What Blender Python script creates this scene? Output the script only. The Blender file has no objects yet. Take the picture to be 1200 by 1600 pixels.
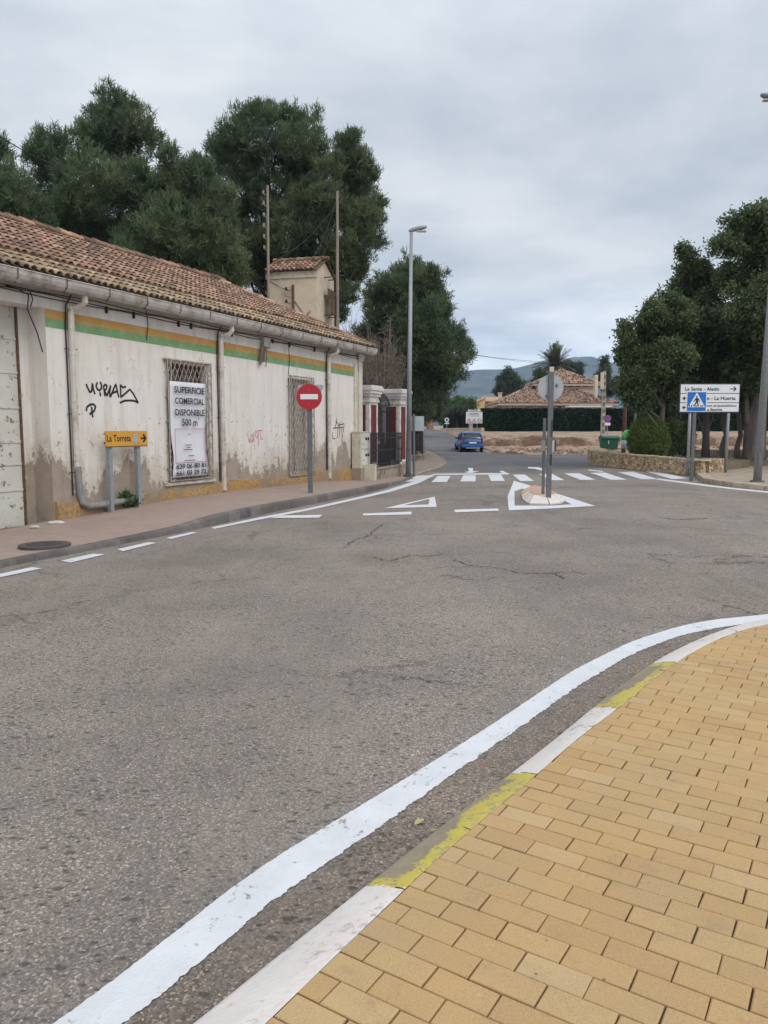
import bpy, bmesh, math, random
import numpy as np
from mathutils import Vector, Matrix
R = math.radians
random.seed(7)
S = bpy.context.scene
COL = S.collection

# ------------------------------------------------------------------ camera
PITCH = math.atan(130/1200); H = 1.65
cd = bpy.data.cameras.new('camera'); cam = bpy.data.objects.new('camera', cd); COL.objects.link(cam)
cam.location = (0, 0, H); cam.rotation_euler = (math.pi/2 - PITCH, 0, 0)
cd.sensor_fit = 'VERTICAL'; cd.sensor_height = 36; cd.lens = 27
cd.clip_start = .05; cd.clip_end = 20000
S.camera = cam
S.render.resolution_x = 768; S.render.resolution_y = 1024

# ------------------------------------------------------------------ world, sun, exposure
SUN_EL, SUN_AZ = R(45), R(142)          # azimuth clockwise from +Y
W = bpy.data.worlds.new('World'); S.world = W; W.use_nodes = True
nt = W.node_tree; nt.nodes.clear()
def nd(nt, t, **kw):
    n = nt.nodes.new(t)
    for k, v in kw.items():
        if k[0] == '_': setattr(n, k[1:], v)
        else:
            n.inputs[int(k[1:]) if k[0] == 'i' and k[1:].isdigit() else k].default_value = v
    return n
def lk(nt, a, b): nt.links.new(a, b)
def mth(nt, op, a, b=None, c=None, clamp=False):
    n = nt.nodes.new('ShaderNodeMath'); n.operation = op; n.use_clamp = clamp
    for i, v in enumerate((a, b, c)):
        if v is None: continue
        if isinstance(v, (int, float)): n.inputs[i].default_value = v
        else: nt.links.new(v, n.inputs[i])
    return n.outputs[0]
def mixc(nt, f, a, b, blend='MIX'):
    n = nt.nodes.new('ShaderNodeMix'); n.data_type = 'RGBA'; n.blend_type = blend
    for idx, v in ((0, f), (6, a), (7, b)):
        if isinstance(v, (int, float)): n.inputs[idx].default_value = v
        elif isinstance(v, (tuple, list)): n.inputs[idx].default_value = (*v[:3], 1)
        else: nt.links.new(v, n.inputs[idx])
    return n.outputs[2]
def ramp(nt, f, *stops, interp='LINEAR'):
    n = nt.nodes.new('ShaderNodeValToRGB'); cr = n.color_ramp; cr.interpolation = interp
    while len(cr.elements) < len(stops): cr.elements.new(.5)
    for e, (p, c) in zip(cr.elements, stops):
        e.position = p; e.color = (c, c, c, 1) if isinstance(c, (int, float)) else (*c[:3], 1)
    nt.links.new(f, n.inputs[0]); return n.outputs[0]
sky = nd(nt, 'ShaderNodeTexSky', _sky_type='NISHITA', _sun_disc=False, _sun_elevation=SUN_EL, _sun_rotation=SUN_AZ)
tc = nd(nt, 'ShaderNodeTexCoord'); sp = nd(nt, 'ShaderNodeSeparateXYZ'); lk(nt, tc.outputs['Generated'], sp.inputs[0])
zc = mth(nt, 'ADD', mth(nt, 'MAXIMUM', sp.outputs[2], 0), .16)
cb = nd(nt, 'ShaderNodeCombineXYZ'); lk(nt, mth(nt, 'DIVIDE', sp.outputs[0], zc), cb.inputs[0]); lk(nt, mth(nt, 'DIVIDE', sp.outputs[1], zc), cb.inputs[1])
cb.inputs[2].default_value = 3.7
n1 = nd(nt, 'ShaderNodeTexNoise', Scale=.75, Detail=7, Roughness=.52, Distortion=.3); lk(nt, cb.outputs[0], n1.inputs['Vector'])
n2 = nd(nt, 'ShaderNodeTexNoise', Scale=2.6, Detail=6, Roughness=.55); lk(nt, cb.outputs[0], n2.inputs['Vector'])
cm = mth(nt, 'ADD', mth(nt, 'MULTIPLY', n1.outputs[0], .75), mth(nt, 'MULTIPLY', n2.outputs[0], .25))
cloud = ramp(nt, cm, (.38, (4.3, 4.7, 5.35)), (.47, (5.7, 6.05, 6.5)), (.54, (6.9, 7.15, 7.4)), (.64, (8.6, 8.6, 8.6)))
el = ramp(nt, sp.outputs[2], (0, 2.1), (.06, 2.1), (.12, 1.4), (.2, .96), (.32, .95), (.42, 1.04), (.62, 1.5), (1, 1.75))
cloud = mixc(nt, 1, cloud, el, 'MULTIPLY')
final = mixc(nt, .9, sky.outputs[0], cloud)
bg = nd(nt, 'ShaderNodeBackground', Strength=.1); lk(nt, final, bg.inputs[0])
wo = nd(nt, 'ShaderNodeOutputWorld'); lk(nt, bg.outputs[0], wo.inputs[0])
sl = bpy.data.lights.new('sun', 'SUN'); sl.energy = 1.25; sl.angle = R(28); sl.color = (1, .96, .9)
so = bpy.data.objects.new('sun', sl); COL.objects.link(so)
so.rotation_euler = (math.pi/2 - SUN_EL, 0, math.pi - SUN_AZ)
S.view_settings.view_transform = 'Standard'; S.view_settings.look = 'None'
S.view_settings.exposure = .28; S.view_settings.gamma = 1

# ------------------------------------------------------------------ surveying: photo pixel (1200x1600) -> real point
FW = Vector((0, math.cos(PITCH), -math.sin(PITCH))); UP = Vector((0, math.sin(PITCH), math.cos(PITCH)))
def ray(x, y): return FW + Vector((1, 0, 0))*((x-600)/1200) + UP*((800-y)/1200)
def gp(x, y, z=0.):
    d = ray(x, y); t = (z-H)/d.z; return Vector((0, 0, H)) + d*t
def at(x, y, Y):
    d = ray(x, y); return Vector((0, 0, H)) + d*(Y/d.y)

# ------------------------------------------------------------------ materials
def newmat(name):
    m = bpy.data.materials.new(name); m.use_nodes = True; t = m.node_tree
    b = t.nodes['Principled BSDF']; b.inputs['Roughness'].default_value = .85
    b.inputs['Specular IOR Level'].default_value = .3
    return m, t, b
def coords(t, scale=None, kind='Object'):
    c = nd(t, 'ShaderNodeTexCoord')
    if scale is None: return c.outputs[kind]
    m = nd(t, 'ShaderNodeMapping'); m.inputs['Scale'].default_value = scale; lk(t, c.outputs[kind], m.inputs[0]); return m.outputs[0]
def noise(t, vec, scale, detail=4, rough=.6):
    n = nd(t, 'ShaderNodeTexNoise', Scale=scale, Detail=detail, Roughness=rough); lk(t, vec, n.inputs['Vector']); return n.outputs[0]
def bump(t, b, h, strength=.3, dist=.02):
    n = nd(t, 'ShaderNodeBump', Strength=strength, Distance=dist); lk(t, h, n.inputs['Height']); lk(t, n.outputs[0], b.inputs['Normal'])
def PM(name, c1, c2=None, scale=6, rough=.85, metal=0, bmp=0, bs=None, lo=.35, hi=.65, tint=0, spec=.3, detail=5, stretch=None, dirt=None, ds=2.5, dth=(.5, .68)):
    """two-tone noise material, optional per-face tint attribute and dirt patches"""
    m, t, b = newmat(name); v = coords(t, stretch)
    c2 = c2 or tuple(x*.8 for x in c1)
    n = noise(t, v, scale, detail)
    col = ramp(t, n, (lo, c1), (hi, c2))
    if dirt:
        dn = noise(t, v, ds, 7, .7); col = mixc(t, ramp(t, dn, (dth[0], 0), (dth[1], .85)), col, dirt)
    if tint:
        a = nd(t, 'ShaderNodeAttribute', _attribute_name='tint')
        f = mth(t, 'ADD', mth(t, 'MULTIPLY', a.outputs['Fac'], tint*2), 1-tint)
        cc = nd(t, 'ShaderNodeCombineXYZ')
        for i in range(3): lk(t, f, cc.inputs[i])
        col = mixc(t, 1, col, cc.outputs[0], 'MULTIPLY')
    lk(t, col, b.inputs['Base Color'])
    b.inputs['Roughness'].default_value = rough; b.inputs['Metallic'].default_value = metal; b.inputs['Specular IOR Level'].default_value = spec
    if bmp: bump(t, b, noise(t, v, bs or scale*4, 5), bmp)
    return m
def leafmat(name, c1, c2, c3, trans=.25):
    m, t, b = newmat(name)
    a = nd(t, 'ShaderNodeAttribute', _attribute_name='tint')
    col = ramp(t, a.outputs['Fac'], (0, c1), (.5, c2), (1, c3))
    lk(t, col, b.inputs['Base Color']); b.inputs['Roughness'].default_value = .6; b.inputs['Specular IOR Level'].default_value = .25
    tr = nd(t, 'ShaderNodeBsdfTranslucent'); lk(t, col, tr.inputs[0])
    mx = nd(t, 'ShaderNodeMixShader'); mx.inputs[0].default_value = trans
    lk(t, b.outputs[0], mx.inputs[1]); lk(t, tr.outputs[0], mx.inputs[2]); lk(t, mx.outputs[0], t.nodes['Material Output'].inputs[0])
    return m
def asphalt_mat(name, base, tan=.25, dark=1.0):
    m, t, b = newmat(name); v = coords(t)
    big = noise(t, v, .22, 6, .65); mid = noise(t, v, 1.6, 7, .7); fine = noise(t, v, 60, 4, .8)
    vo = nd(t, 'ShaderNodeTexVoronoi', Scale=130); lk(t, v, vo.inputs['Vector'])
    vc = nd(t, 'ShaderNodeSeparateXYZ'); lk(t, vo.outputs['Color'], vc.inputs[0])
    a = tuple(x*.74 for x in base); c = tuple(x*1.18 for x in base)
    col = ramp(t, big, (.36, a), (.5, base), (.66, c))
    col = mixc(t, ramp(t, mid, (.5, 0), (.68, .32)), col, tuple(x*.62 for x in base))
    col = mixc(t, ramp(t, noise(t, v, .45, 5, .6), (.5, 0), (.7, tan)), col, (.30, .235, .18))
    stone = ramp(t, vc.outputs[0], (0, .58), (.5, .92), (.82, 1.18), (.93, 1.7), (1, 2.2))
    col = mixc(t, .85, col, mixc(t, 1, col, stone, 'MULTIPLY'))
    mp = nd(t, 'ShaderNodeMapping'); mp.inputs['Rotation'].default_value = (0, 0, R(38)); mp.inputs['Scale'].default_value = (1, .22, 1); lk(t, v, mp.inputs[0])
    lane = noise(t, mp.outputs[0], .7, 5, .6); col = mixc(t, ramp(t, lane, (.5, 0), (.66, .38)), col, tuple(x*.74 for x in base))
    lane2 = noise(t, mp.outputs[0], 1.3, 6, .65); col = mixc(t, ramp(t, lane2, (.52, 0), (.7, .45)), col, tuple(x*1.25 for x in base))
    spk = noise(t, v, 17, 5, .75); col = mixc(t, ramp(t, spk, (.30, .45), (.44, 0)), col, tuple(x*.5 for x in base))
    pm_ = nd(t, 'ShaderNodeMapping'); pm_.inputs['Rotation'].default_value = (0, 0, R(-20)); pm_.inputs['Scale'].default_value = (1, 1.7, 1); lk(t, v, pm_.inputs[0])
    for sc_, r_, lo_, hi_ in ((24, .36, .46, .60), (10, .27, .44, .58)):
        pv = nd(t, 'ShaderNodeTexVoronoi', Scale=sc_); lk(t, pm_.outputs[0], pv.inputs['Vector']); pc = nd(t, 'ShaderNodeSeparateXYZ'); lk(t, pv.outputs['Color'], pc.inputs[0])
        dens = ramp(t, noise(t, v, .55, 5, .7), (lo_, .18), (hi_, .75))
        on = mth(t, 'GREATER_THAN', mth(t, 'MULTIPLY', dens, 1), pc.outputs[0]); rad = mth(t, 'ADD', pv.outputs['Distance'], mth(t, 'MULTIPLY', noise(t, v, sc_*3, 3), .25))
        pit_ = mth(t, 'MULTIPLY', on, ramp(t, rad, (r_, .8), (r_+.13, 0))); col = mixc(t, pit_, col, tuple(x*.30 for x in base))
    spot = nd(t, 'ShaderNodeTexVoronoi', Scale=1.1); lk(t, v, spot.inputs['Vector']); ds_ = mth(t, 'ADD', spot.outputs['Distance'], mth(t, 'MULTIPLY', noise(t, v, 14, 4), .06))
    col = mixc(t, ramp(t, ds_, (.055, .55), (.085, 0)), col, tuple(x*.4 for x in base))
    col = mixc(t, ramp(t, fine, (.40, .6), (.5, 0)), col, tuple(x*.35 for x in base))
    # cracks
    dv = nd(t, 'ShaderNodeVectorMath', _operation='ADD'); nn = nd(t, 'ShaderNodeTexNoise', Scale=2.2, Detail=6, Roughness=.7); lk(t, v, nn.inputs['Vector'])
    sc = nd(t, 'ShaderNodeVectorMath', _operation='SCALE'); sc.inputs['Scale'].default_value = .9; lk(t, nn.outputs['Color'], sc.inputs[0])
    lk(t, v, dv.inputs[0]); lk(t, sc.outputs[0], dv.inputs[1])
    ve = nd(t, 'ShaderNodeTexVoronoi', Scale=.55, _feature='DISTANCE_TO_EDGE'); lk(t, dv.outputs[0], ve.inputs['Vector'])
    cr = ramp(t, ve.outputs['Distance'], (0, 1), (.006, .7), (.014, 0))
    msk = ramp(t, noise(t, v, .33, 3), (.50, 0), (.60, 1))
    cf = mth(t, 'MULTIPLY', cr, msk)
    col = mixc(t, mth(t, 'MULTIPLY', cf, .75), col, (.035, .03, .028))
    lk(t, col, b.inputs['Base Color']); b.inputs['Roughness'].default_value = .93; b.inputs['Specular IOR Level'].default_value = .2
    hh = mth(t, 'SUBTRACT', mth(t, 'ADD', vo.outputs['Distance'], mth(t, 'MULTIPLY', fine, .8)), mth(t, 'MULTIPLY', cf, 2))
    bump(t, b, hh, .55, .006)
    return m
def paint_mat(name, c, wearc=(.16, .145, .135), wear=.62, streak=None, pitv=.45):
    m, t, b = newmat(name); v = coords(t, streak)
    n = noise(t, v, 22, 6, .75); n2 = noise(t, v, 2.2, 4, .6)
    f = mth(t, 'ADD', mth(t, 'MULTIPLY', n, .7), mth(t, 'MULTIPLY', n2, .3))
    col = mixc(t, ramp(t, f, (wear-.05, 0), (wear+.03, 1)), ramp(t, noise(t, v, 5), (.3, tuple(x*.88 for x in c)), (.7, c)), wearc)
    vo = nd(t, 'ShaderNodeTexVoronoi', Scale=110); lk(t, v, vo.inputs['Vector'])
    pit = ramp(t, mth(t, 'ADD', vo.outputs['Distance'], mth(t, 'MULTIPLY', noise(t, v, 9, 5, .7), .9)), (1.0, 0), (1.2, pitv)); col = mixc(t, pit, col, tuple(x*.45 for x in c))
    col = mixc(t, ramp(t, noise(t, v, 3.1, 7, .75), (.5, 0), (.72, .4)), col, tuple(x*.76 for x in c))
    lk(t, col, b.inputs['Base Color']); b.inputs['Roughness'].default_value = .75
    bump(t, b, mth(t, 'ADD', noise(t, v, 70, 4, .7), vo.outputs['Distance']), .45 if pitv > .1 else .12, .004)
    return m
M = {}
M['asphalt'] = asphalt_mat('asphalt', (.266, .230, .201), .4)
M['asphalt_gutter'] = asphalt_mat('asphalt_gutter', (.225, .185, .155), .6)
M['asphalt_far'] = asphalt_mat('asphalt_far', (.17, .165, .168), .05)
M['line_white'] = paint_mat('line_white', (.66, .67, .69), wear=.62, pitv=.7)
M['kerb_white'] = paint_mat('kerb_white', (.72, .66, .615), (.42, .38, .34), .585, pitv=.06)
M['kerb_yellow'] = paint_mat('kerb_yellow', (.56, .46, .09), (.34, .30, .16), .55, pitv=.05)
M['yellow_paint'] = PM('yellow_paint', (.60, .45, .08), (.5, .4, .12), 12, dirt=(.4, .34, .22))
M['kerb_grey'] = PM('kerb_grey', (.33, .27, .195), (.24, .195, .15), 7, bmp=.3, dirt=(.38, .33, .16))
M['kerb_dark'] = PM('kerb_dark', (.17, .155, .145), (.10, .092, .088), 5, bmp=.3, dirt=(.2, .17, .15), tint=.2)
def sidewalk_mat():
    m, t, b = newmat('sidewalk'); v = coords(t)
    mp = nd(t, 'ShaderNodeMapping'); mp.inputs['Rotation'].default_value = (0, 0, R(24)); lk(t, v, mp.inputs[0])
    br = nd(t, 'ShaderNodeTexBrick', _offset=0, **{'Scale': 1, 'Brick Width': .2, 'Row Height': .2, 'Mortar Size': .006, 'Mortar Smooth': .3}); lk(t, mp.outputs[0], br.inputs['Vector'])
    br.inputs['Color1'].default_value = (.37, .275, .23, 1); br.inputs['Color2'].default_value = (.33, .25, .21, 1); br.inputs['Mortar'].default_value = (.23, .175, .15, 1)
    col = mixc(t, ramp(t, noise(t, v, 1.4, 7, .7), (.42, 0), (.66, .75)), br.outputs['Color'], (.29, .225, .19))
    col = mixc(t, ramp(t, noise(t, v, 5, 7, .75), (.55, 0), (.7, .6)), col, (.20, .165, .145))
    lk(t, col, b.inputs['Base Color']); bump(t, b, noise(t, v, 40, 5), .25, .004); return m
M['sidewalk'] = sidewalk_mat()
M['dirt'] = PM('dirt', (.36, .26, .18), (.24, .165, .115), 1.1, bmp=.6, bs=6, dirt=(.42, .34, .26), ds=.5)
M['red_earth'] = PM('red_earth', (.22, .13, .09), (.12, .072, .052), 1.1, bmp=.7, bs=7, dirt=(.45, .34, .25), ds=.8)
M['yard'] = PM('yard', (.2, .16, .11), (.12, .11, .06), 1.2, bmp=.4)
M['beige_pave'] = PM('beige_pave', (.40, .33, .25), (.31, .255, .20), 2.2, bmp=.2, bs=25, dirt=(.22, .18, .14), ds=1.2)
M['beige_kerb'] = PM('beige_kerb', (.50, .42, .30), (.38, .31, .22), 5, bmp=.3, tint=.12, dirt=(.24, .19, .14))
def paver_mat():
    m, t, b = newmat('yellow_paver'); v = coords(t)
    a = nd(t, 'ShaderNodeAttribute', _attribute_name='tint')
    col = ramp(t, a.outputs['Fac'], (0, (.43, .275, .125)), (.35, (.46, .30, .135)), (.8, (.485, .32, .145)), (1, (.50, .355, .19)))
    col = mixc(t, ramp(t, noise(t, v, 2.2, 6, .7), (.42, 0), (.66, .6)), col, (.40, .285, .165))
    col = mixc(t, ramp(t, noise(t, v, .9, 7, .7), (.5, 0), (.66, .5)), col, (.52, .345, .15))
    col = mixc(t, ramp(t, noise(t, v, 6, 8, .8), (.56, 0), (.72, .55)), col, (.28, .195, .12))
    col = mixc(t, ramp(t, noise(t, v, 160, 3, .8), (.36, .55), (.46, 0)), col, (.25, .16, .08))
    col = mixc(t, ramp(t, noise(t, v, 120, 2, .8), (.58, 0), (.68, .4)), col, (.62, .46, .28))
    vd = nd(t, 'ShaderNodeTexVoronoi', Scale=7, Randomness=1); lk(t, v, vd.inputs['Vector'])
    col = mixc(t, ramp(t, vd.outputs['Distance'], (.02, .7), (.05, 0)), col, (.10, .07, .05))
    lk(t, col, b.inputs['Base Color']); b.inputs['Roughness'].default_value = .9
    bump(t, b, noise(t, v, 130, 4, .8), .5, .004)
    return m
M['paver'] = paver_mat()
M['mortar'] = PM('mortar', (.10, .065, .045), (.06, .042, .032), 20, bmp=.4)
def wall_mat():
    m, t, b = newmat('old_white_wall'); v = coords(t); s = nd(t, 'ShaderNodeSeparateXYZ'); lk(t, v, s.inputs[0])
    u, z = s.outputs[0], s.outputs[2]
    vs = coords(t, (1, 1, .12)); streak = noise(t, vs, 5, 6, .65)
    col = ramp(t, streak, (.3, (.72, .695, .655)), (.52, (.67, .64, .595)), (.75, (.52, .465, .405)))
    col = mixc(t, ramp(t, noise(t, v, .8, 6, .65), (.46, 0), (.7, .5)), col, (.58, .51, .42))
    low = mth(t, 'SUBTRACT', 1.9, z)
    col = mixc(t, mth(t, 'MULTIPLY', ramp(t, mth(t, 'ADD', mth(t, 'MULTIPLY', low, .35), mth(t, 'MULTIPLY', streak, .6)), (.55, 0), (1, .6)), 1), col, (.46, .36, .25))
    cu = nd(t, 'ShaderNodeCombineXYZ'); lk(t, u, cu.inputs[0]); cu.inputs[1].default_value = 4.3
    hu = noise(t, cu.outputs[0], .9, 3, .55)
    edge = noise(t, coords(t, (1, 1, .6)), 6.5, 9, .78)
    h = mth(t, 'ADD', mth(t, 'ADD', mth(t, 'MULTIPLY', hu, 3.2), mth(t, 'MULTIPLY', edge, 1.9)), -1.66)
    bare = ramp(t, mth(t, 'SUBTRACT', h, z), (0, 0), (.012, 1))
    soft = ramp(t, mth(t, 'SUBTRACT', mth(t, 'ADD', h, .55), z), (0, 0), (.55, .55)); col = mixc(t, mth(t, 'MULTIPLY', soft, ramp(t, noise(t, v, 4, 7, .75), (.35, .2), (.6, 1))), col, (.44, .35, .25))
    fl = noise(t, v, 9, 8, .75)
    thr = mth(t, 'ADD', mth(t, 'MULTIPLY', z, .03), .558)
    flk = ramp(t, mth(t, 'SUBTRACT', fl, thr), (0, 0), (.008, 1))
    bare = mth(t, 'MAXIMUM', bare, mth(t, 'MULTIPLY', flk, .9))
    bc = ramp(t, noise(t, v, 3, 7, .7), (.3, (.38, .31, .245)), (.55, (.30, .245, .20)), (.75, (.20, .165, .14)))
    col = mixc(t, bare, col, bc)
    # plaster cracks
    ve = nd(t, 'ShaderNodeTexVoronoi', Scale=.8, _feature='DISTANCE_TO_EDGE')
    dv = nd(t, 'ShaderNodeVectorMath', _operation='ADD'); nn = nd(t, 'ShaderNodeTexNoise', Scale=3, Detail=7); lk(t, v, nn.inputs['Vector']); lk(t, v, dv.inputs[0]); lk(t, nn.outputs['Color'], dv.inputs[1])
    lk(t, dv.outputs[0], ve.inputs['Vector'])
    ck = mth(t, 'MULTIPLY', ramp(t, ve.outputs['Distance'], (0, .8), (.006, 0)), ramp(t, noise(t, v, .9, 2), (.5, 0), (.6, 1)))
    col = mixc(t, ck, col, (.2, .16, .13))
    lk(t, col, b.inputs['Base Color']); b.inputs['Roughness'].default_value = .9
    bump(t, b, mth(t, 'SUBTRACT', mth(t, 'MULTIPLY', noise(t, v, 20, 6), .5), mth(t, 'MULTIPLY', bare, 1.2)), .6, .012)
    return m
M['wall'] = wall_mat()
M['band_orange'] = PM('band_orange', (.50, .27, .07), (.42, .235, .08), 4, tint=0, dirt=(.45, .36, .2), ds=3)
M['band_green'] = PM('band_green', (.175, .315, .145), (.15, .27, .13), 4, dirt=(.3, .36, .24), ds=3)
M['strip_yellow'] = PM('strip_yellow', (.46, .38, .17), (.5, .43, .25), 4)
M['plinth'] = PM('plinth', (.50, .31, .11), (.24, .15, .08), 16, bmp=1, bs=34, dirt=(.27, .205, .15), ds=1.3, dth=(.46, .56))
M['tile'] = PM('tile', (.34, .20, .135), (.25, .16, .11), 5, tint=.55, dirt=(.15, .135, .11), ds=1.6, bmp=.3)
M['tile_pale'] = PM('tile_pale', (.38, .27, .175), (.28, .2, .13), 5, tint=.45, dirt=(.15, .12, .09), ds=3, bmp=.3)
M['tile_far'] = PM('tile_far', (.36, .235, .165), (.24, .155, .11), 2.5, tint=.8, dirt=(.14, .11, .09), ds=3)
M['tile_bed'] = PM('tile_bed', (.13, .085, .06), (.08, .06, .045), 6)
M['gutter'] = PM('gutter', (.52, .49, .455), (.40, .37, .34), 4, dirt=(.20, .17, .14), ds=3.5, bmp=.2)
M['pipe_white'] = PM('pipe_white', (.58, .55, .51), (.5, .46, .41), 6, dirt=(.34, .27, .2), ds=3)
M['pipe_grey'] = PM('pipe_grey', (.25, .26, .27), (.19, .195, .2), 6, dirt=(.3, .25, .2))
M['cable'] = PM('cable', (.03, .028, .027), rough=.6)
M['rust'] = PM('rust', (.17, .10, .06), (.08, .055, .045), 12, bmp=.3)
M['grille'] = PM('grille', (.42, .37, .32), (.25, .21, .18), 9, metal=.1, rough=.6)
M['window_dark'] = PM('window_dark', (.16, .135, .115), (.09, .075, .065), 5, rough=.6, dirt=(.26, .22, .19))
M['shutter_grey'] = PM('shutter_grey', (.34, .31, .28), (.26, .23, .2), 5, dirt=(.17, .14, .12))
M['door_metal'] = PM('door_metal', (.56, .56, .51), (.50, .485, .43), 2, rough=.55, dirt=(.16, .09, .055), ds=7, dth=(.575, .61))
M['poster'] = PM('poster', (.68, .68, .70), (.60, .60, .64), 3, rough=.5, bmp=.3, bs=4)
M['black'] = PM('black', (.02, .02, .022), (.03, .03, .03), 5, rough=.6)
M['ink_red'] = PM('ink_red', (.40, .05, .09), rough=.6)
M['pink'] = PM('pink', (.55, .22, .3), (.6, .4, .42), 20)
M['sign_yellow'] = PM('sign_yellow', (.62, .31, .04), (.56, .28, .05), 6, rough=.45)
M['sticker'] = PM('sticker', (.45, .5, .48), (.2, .25, .3), 30, rough=.5)
M['galv'] = PM('galv', (.33, .35, .36), (.26, .275, .285), 14, rough=.55, metal=.35, bmp=.1)
M['galv_dark'] = PM('galv_dark', (.16, .165, .17), (.125, .13, .135), 10, rough=.55, metal=.3)
M['sign_red'] = PM('sign_red', (.42, .018, .03), (.38, .02, .03), 4, rough=.35)
M['sign_white'] = PM('sign_white', (.72, .73, .74), (.68, .69, .7), 4, rough=.4)
M['sign_blue'] = PM('sign_blue', (.015, .16, .55), (.015, .14, .48), 4, rough=.35)
M['sign_back'] = PM('sign_back', (.42, .44, .46), (.36, .38, .4), 5, rough=.5, metal=.3)
M['sign_border'] = PM('sign_border', (.05, .055, .06), rough=.5)
M['cream'] = PM('cream', (.60, .50, .38), (.54, .44, .33), 1.5, dirt=(.42, .32, .23), ds=2, bmp=.2)
M['cream_cab'] = PM('cream_cab', (.58, .53, .43), (.52, .46, .36), 3, dirt=(.36, .28, .2), ds=3)
M['cab_door'] = PM('cab_door', (.62, .62, .57), (.55, .55, .5), 4, rough=.5, dirt=(.42, .38, .3))
M['pillar_white'] = PM('pillar_white', (.66, .63, .60), (.55, .51, .48), 4, dirt=(.28, .25, .22), ds=3, bmp=.3)
M['pillar_red'] = PM('pillar_red', (.15, .032, .028), (.12, .03, .025), 4)
M['verge'] = PM('verge', (.27, .21, .165), (.19, .155, .125), 1.5, bmp=.5, bs=8, dirt=(.34, .28, .22))
M['iron'] = PM('iron', (.045, .045, .052), (.03, .03, .035), 8, rough=.5, metal=.3)
M['old_wall'] = PM('old_wall', (.38, .31, .24), (.22, .18, .14), 3, dirt=(.12, .1, .08), ds=3, bmp=.5)
M['bark'] = PM('bark', (.13, .10, .08), (.07, .055, .045), 6, bmp=.8, stretch=(1, 1, .25), bs=12)
M['bark_grey'] = PM('bark_grey', (.17, .14, .125), (.10, .085, .075), 5, bmp=.8, stretch=(1, 1, .2), bs=10)
M['twig'] = PM('twig', (.24, .19, .155), (.17, .135, .11), 8)
M['wood_pole'] = PM('wood_pole', (.30, .25, .20), (.19, .16, .13), 5, bmp=.3, stretch=(1, 1, .1))
M['concrete'] = PM('concrete', (.42, .38, .32), (.34, .3, .25), 5, bmp=.3)
M['ceramic'] = PM('ceramic', (.35, .30, .27), rough=.3)
M['pine'] = leafmat('pine', (.058, .092, .052), (.11, .152, .078), (.175, .21, .10), .4)
M['pine_far'] = leafmat('pine_far', (.045, .067, .048), (.075, .10, .062), (.11, .14, .08), .3)
M['broad'] = leafmat('broad', (.06, .092, .045), (.115, .155, .07), (.18, .21, .095), .42)
M['bushleaf'] = leafmat('bushleaf', (.11, .16, .045), (.16, .22, .065), (.22, .27, .09), .3)
M['hedge'] = leafmat('hedge', (.012, .026, .014), (.018, .036, .018), (.03, .055, .026), .1)
M['brightleaf'] = leafmat('brightleaf', (.035, .07, .022), (.06, .11, .03), (.10, .15, .05), .2)
M['palmleaf'] = leafmat('palmleaf', (.05, .07, .035), (.085, .105, .05), (.14, .15, .08), .2)
M['stone'] = PM('stone', (.50, .38, .235), (.38, .28, .17), 5, tint=.4, bmp=.6, bs=14)
M['stone_gap'] = PM('stone_gap', (.26, .2, .135), (.18, .14, .1), 8)
M['brick_red'] = PM('brick_red', (.40, .22, .15), (.3, .16, .11), 9)
M['house_wall'] = PM('house_wall', (.50, .40, .31), (.42, .33, .25), 1, dirt=(.36, .29, .23), ds=.8)
M['house_yellow'] = PM('house_yellow', (.60, .47, .22), (.54, .41, .2), 1)
M['house_pink'] = PM('house_pink', (.48, .29, .22), (.42, .25, .19), 1)
M['glass_dark'] = PM('glass_dark', (.03, .033, .036), rough=.15, spec=.6)
M['car_blue'] = PM('car_blue', (.006, .085, .30), (.005, .075, .27), 3, rough=.28, spec=.6)
M['car_trim'] = PM('car_trim', (.02, .02, .022), rough=.5)
M['tyre'] = PM('tyre', (.015, .015, .015), rough=.9)
M['rim'] = PM('rim', (.4, .41, .42), rough=.35, metal=.7)
M['tail'] = PM('tail', (.32, .015, .02), rough=.2, spec=.6)
M['dumpster'] = PM('dumpster', (.025, .11, .065), (.02, .085, .05), 4, rough=.45)
M['igloo'] = PM('igloo', (.10, .42, .12), (.09, .37, .1), 4, rough=.4)
M['rustpole'] = PM('rustpole', (.20, .085, .06), (.14, .06, .045), 5)
M['hill'] = PM('hill', (.035, .05, .032), (.10, .095, .075), .012, lo=.42, hi=.6, detail=9, dirt=(.20, .16, .14), ds=.006)
M['island_top'] = PM('island_top', (.50, .33, .25), (.42, .27, .2), 6, bmp=.3)
M['iron_cover'] = PM('iron_cover', (.12, .105, .10), (.085, .075, .072), 20, bmp=.5, metal=.2)
M['lamp_glass'] = PM('lamp_glass', (.45, .45, .42), rough=.3)
M['rubble'] = PM('rubble', (.46, .35, .26), (.33, .22, .15), 5, tint=.3)
M['dryleaf'] = PM('dryleaf', (.42, .36, .2), rough=.8)

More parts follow.
